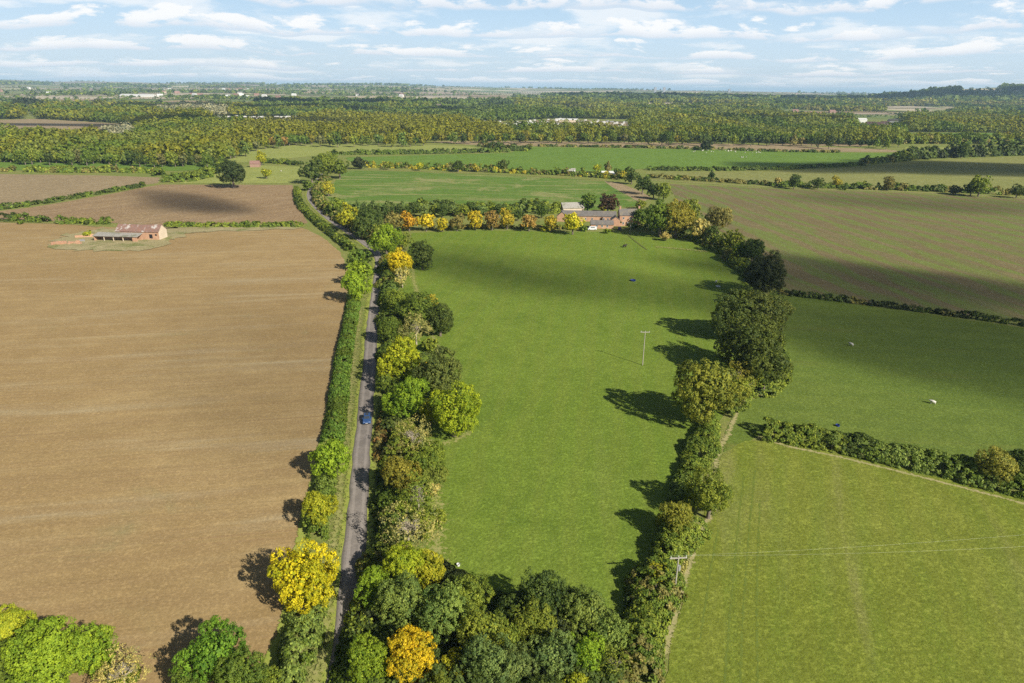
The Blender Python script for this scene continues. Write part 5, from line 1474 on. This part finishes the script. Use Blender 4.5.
# cloud layer: banks flatten and crowd together towards the horizon
den = g.math('ADD', elev, .05)
cv_ = g.n('ShaderNodeCombineXYZ')
g.l(g.math('MULTIPLY', g.math('ARCTAN2', sx.outputs[0], sx.outputs[1]), 2.3), cv_.inputs[0])
g.l(g.math('MULTIPLY', g.math('LOGARITHM', den, 2.718), 1.3), cv_.inputs[1])
cv_.inputs[2].default_value = 3.7
n1 = g.noise(cv_.outputs[0], 3.0, 9, .56, .15)
up = g.n('ShaderNodeVectorMath', operation='ADD'); g.l(cv_.outputs[0], up.inputs[0]); up.inputs[1].default_value = (.0, .07, 0)
n2 = g.noise(up.outputs[0], 3.0, 9, .56, .15)
# rows of cumulus: flat bases, bumpy tops, smaller and closer towards the horizon
az = g.math('ARCTAN2', sx.outputs[0], sx.outputs[1])
wv = g.n('ShaderNodeCombineXYZ'); g.l(g.math('MULTIPLY', az, 2.0), wv.inputs[0])
wob = g.noise(wv.outputs[0], 2.0, 3, .5)
vv = g.math('ADD', g.math('MULTIPLY', g.math('LOGARITHM', g.math('ADD', elev, .03), 2.718), 3.3), g.math('MULTIPLY', wob, 1.7))
rowi = g.math('FLOOR', vv); tt = g.math('FRACT', vv)
rv = g.n('ShaderNodeCombineXYZ'); g.l(g.math('ADD', g.math('MULTIPLY', az, 7.5), g.math('MULTIPLY', rowi, 3.7)), rv.inputs[0])
g.l(g.math('ADD', g.math('MULTIPLY', rowi, 9.3), g.math('MULTIPLY', tt, .8)), rv.inputs[1])
nr = g.noise(rv.outputs[0], 1.6, 9, .6)
puff = g.math('MULTIPLY', g.ramp(g.math('SUBTRACT', nr, g.math('MULTIPLY', tt, .2)), .4, .49), g.ramp(tt, 0, .14))
cover = g.math('MAXIMUM', g.math('MULTIPLY', puff, .88), g.ramp(n1, .5, .62, 0, .6))
cover = g.math('MULTIPLY', cover, g.ramp(elev, .14, .35, 1, .1))
shade = g.ramp(tt, .02, .45)
ccol = g.mix(shade, (18.0, 19.2, 21.0), (24.2, 23.9, 23.6))
skyt = g.mix(1.0, sky.outputs[0], (.98, 1.0, 1.06), 'MULTIPLY')
veil = g.mix(g.ramp(elev, .05, .3, .85, .0), skyt, g.mix(g.ramp(elev, 0, .13), (17, 20.3, 22.6), (13.6, 19.4, 25.2)))
g.l(g.mix(cover, veil, ccol), bg.inputs['Color'])
bg.inputs['Strength'].default_value = .031

def cloud(sx_, sy_, rx, ry, seed, base=950, thick=60, dens=.03, rz=0.0, label=''):
    import bmesh
    P = at(sx_, sy_)
    t = base / S.z
    c = (P[0] + S.x * t, P[1] + S.y * t, base)
    if c[1] > 0: print('cloud in view at', project(np.array([c[0]]), np.array([c[1] + ry]), np.array([base - 30.0])))
    bm = bmesh.new(); bmesh.ops.create_icosphere(bm, subdivisions=5, radius=1)
    for v in bm.verts:
        x, y, z = v.co
        d = 1 + .5 * (vnoise(np.array(x * 2.1 + seed), np.array(y * 2.1 + z), seed) - .5) + .32 * (vnoise(np.array(x * 5 + seed), np.array(y * 5 + z * 2), seed + 1) - .5)
        zz = z if z > 0 else z * .45
        v.co = Vector((x * rx * d, y * ry * d, zz * thick * d))
    me = bpy.data.meshes.new('cloud'); bm.to_mesh(me); bm.free()
    o = link('cloud', me, CLOUDM[dens] if dens in CLOUDM else CLOUDM.setdefault(dens, cloudmat(dens)))
    o.location = c; o.rotation_euler = (0, 0, rz); tag(o, label, 'cloud', 'clouds drifting over the fields'); o["kind"] = "thing"
CLOUDM = {}
def cloudmat(d):
    m, nt, out = newmat("cloud_vapour"); g = N(nt)
    v = g.n('ShaderNodeVolumePrincipled'); v.inputs['Color'].default_value = (1, 1, 1, 1); v.inputs['Density'].default_value = d
    g.l(v.outputs[0], out.inputs['Volume']); return m
cloud(1010, 358, 60, 42, 3, dens=.014, label='cloud that shades the green field at the right', rz=-.1)
cloud(940, 292, 85, 22, 5, dens=.022, label='cloud that shades the lower half of the striped field', rz=-.15)
cloud(610, 285, 44, 12, 8, dens=.014, label='thin cloud over the top of the central pasture')
cloud(500, 278, 24, 12, 9, dens=.018, label='small cloud over the upper left of the pasture')
cloud(200, 206, 34, 13, 12, dens=.035, label='small cloud over the second ploughed field')
cloud(985, 170, 220, 60, 14, label='cloud over the far olive field at the right')
cloud(960, 207, 90, 9, 15, dens=.015, label='long thin cloud over the top of the striped field')
cloud(800, 101, 1900, 420, 16, base=1500, thick=90, label='wide cloud over the distant dark woods')
cloud(150, 126, 420, 45, 31, base=1200, dens=.02, label='unseen cloud added to shade the left wood')  # out-of-view cloud added to lay a shadow band on the wood
cloud(300, 112, 600, 90, 32, base=1300, dens=.02, label='unseen cloud added to shade the far edge of the left wood')  # added above the frame only to darken a strip of trees
cloud(760, 124, 420, 50, 33, base=1200, dens=.018, label='unseen cloud added to shade the middle of the right wood')  # added out of view so its shadow breaks up this wood
cloud(330, 105, 800, 160, 18, base=1100, thick=80, dens=.02, label='cloud over the distant woods in the middle')
cloud(300, 375, 9, 55, 19, dens=.008, label='faint cloud over the large ploughed field')

# the air itself
hb = MB().box(-48000, 48000, -6000, 44500, -8, 215).build('haze', None)
m, nt2, out = newmat("haze_air"); g = N(nt2)
v = g.n('ShaderNodeVolumePrincipled'); v.inputs['Color'].default_value = (.48, .71, 1.0, 1); v.inputs['Density'].default_value = 5.5e-5
v.inputs['Anisotropy'].default_value = .0
g.l(v.outputs[0], out.inputs['Volume']); hb.data.materials.append(m)
tag(hb, 'pale blue haze over the distant farmland', 'haze', None, 'stuff')

sc.view_settings.view_transform = 'Standard'; sc.view_settings.look = 'None'; sc.view_settings.gamma = 1; sc.view_settings.use_curve_mapping = False
sc.view_settings.exposure = 0.52
sc.render.engine = 'CYCLES'
sc.cycles.sample_clamp_indirect = 2.0; sc.cycles.max_bounces = 5; sc.cycles.diffuse_bounces = 2; sc.cycles.glossy_bounces = 2; sc.cycles.transmission_bounces = 3
sc.cycles.transparent_max_bounces = 24; sc.cycles.volume_bounces = 1
sc.cycles.use_denoising = False
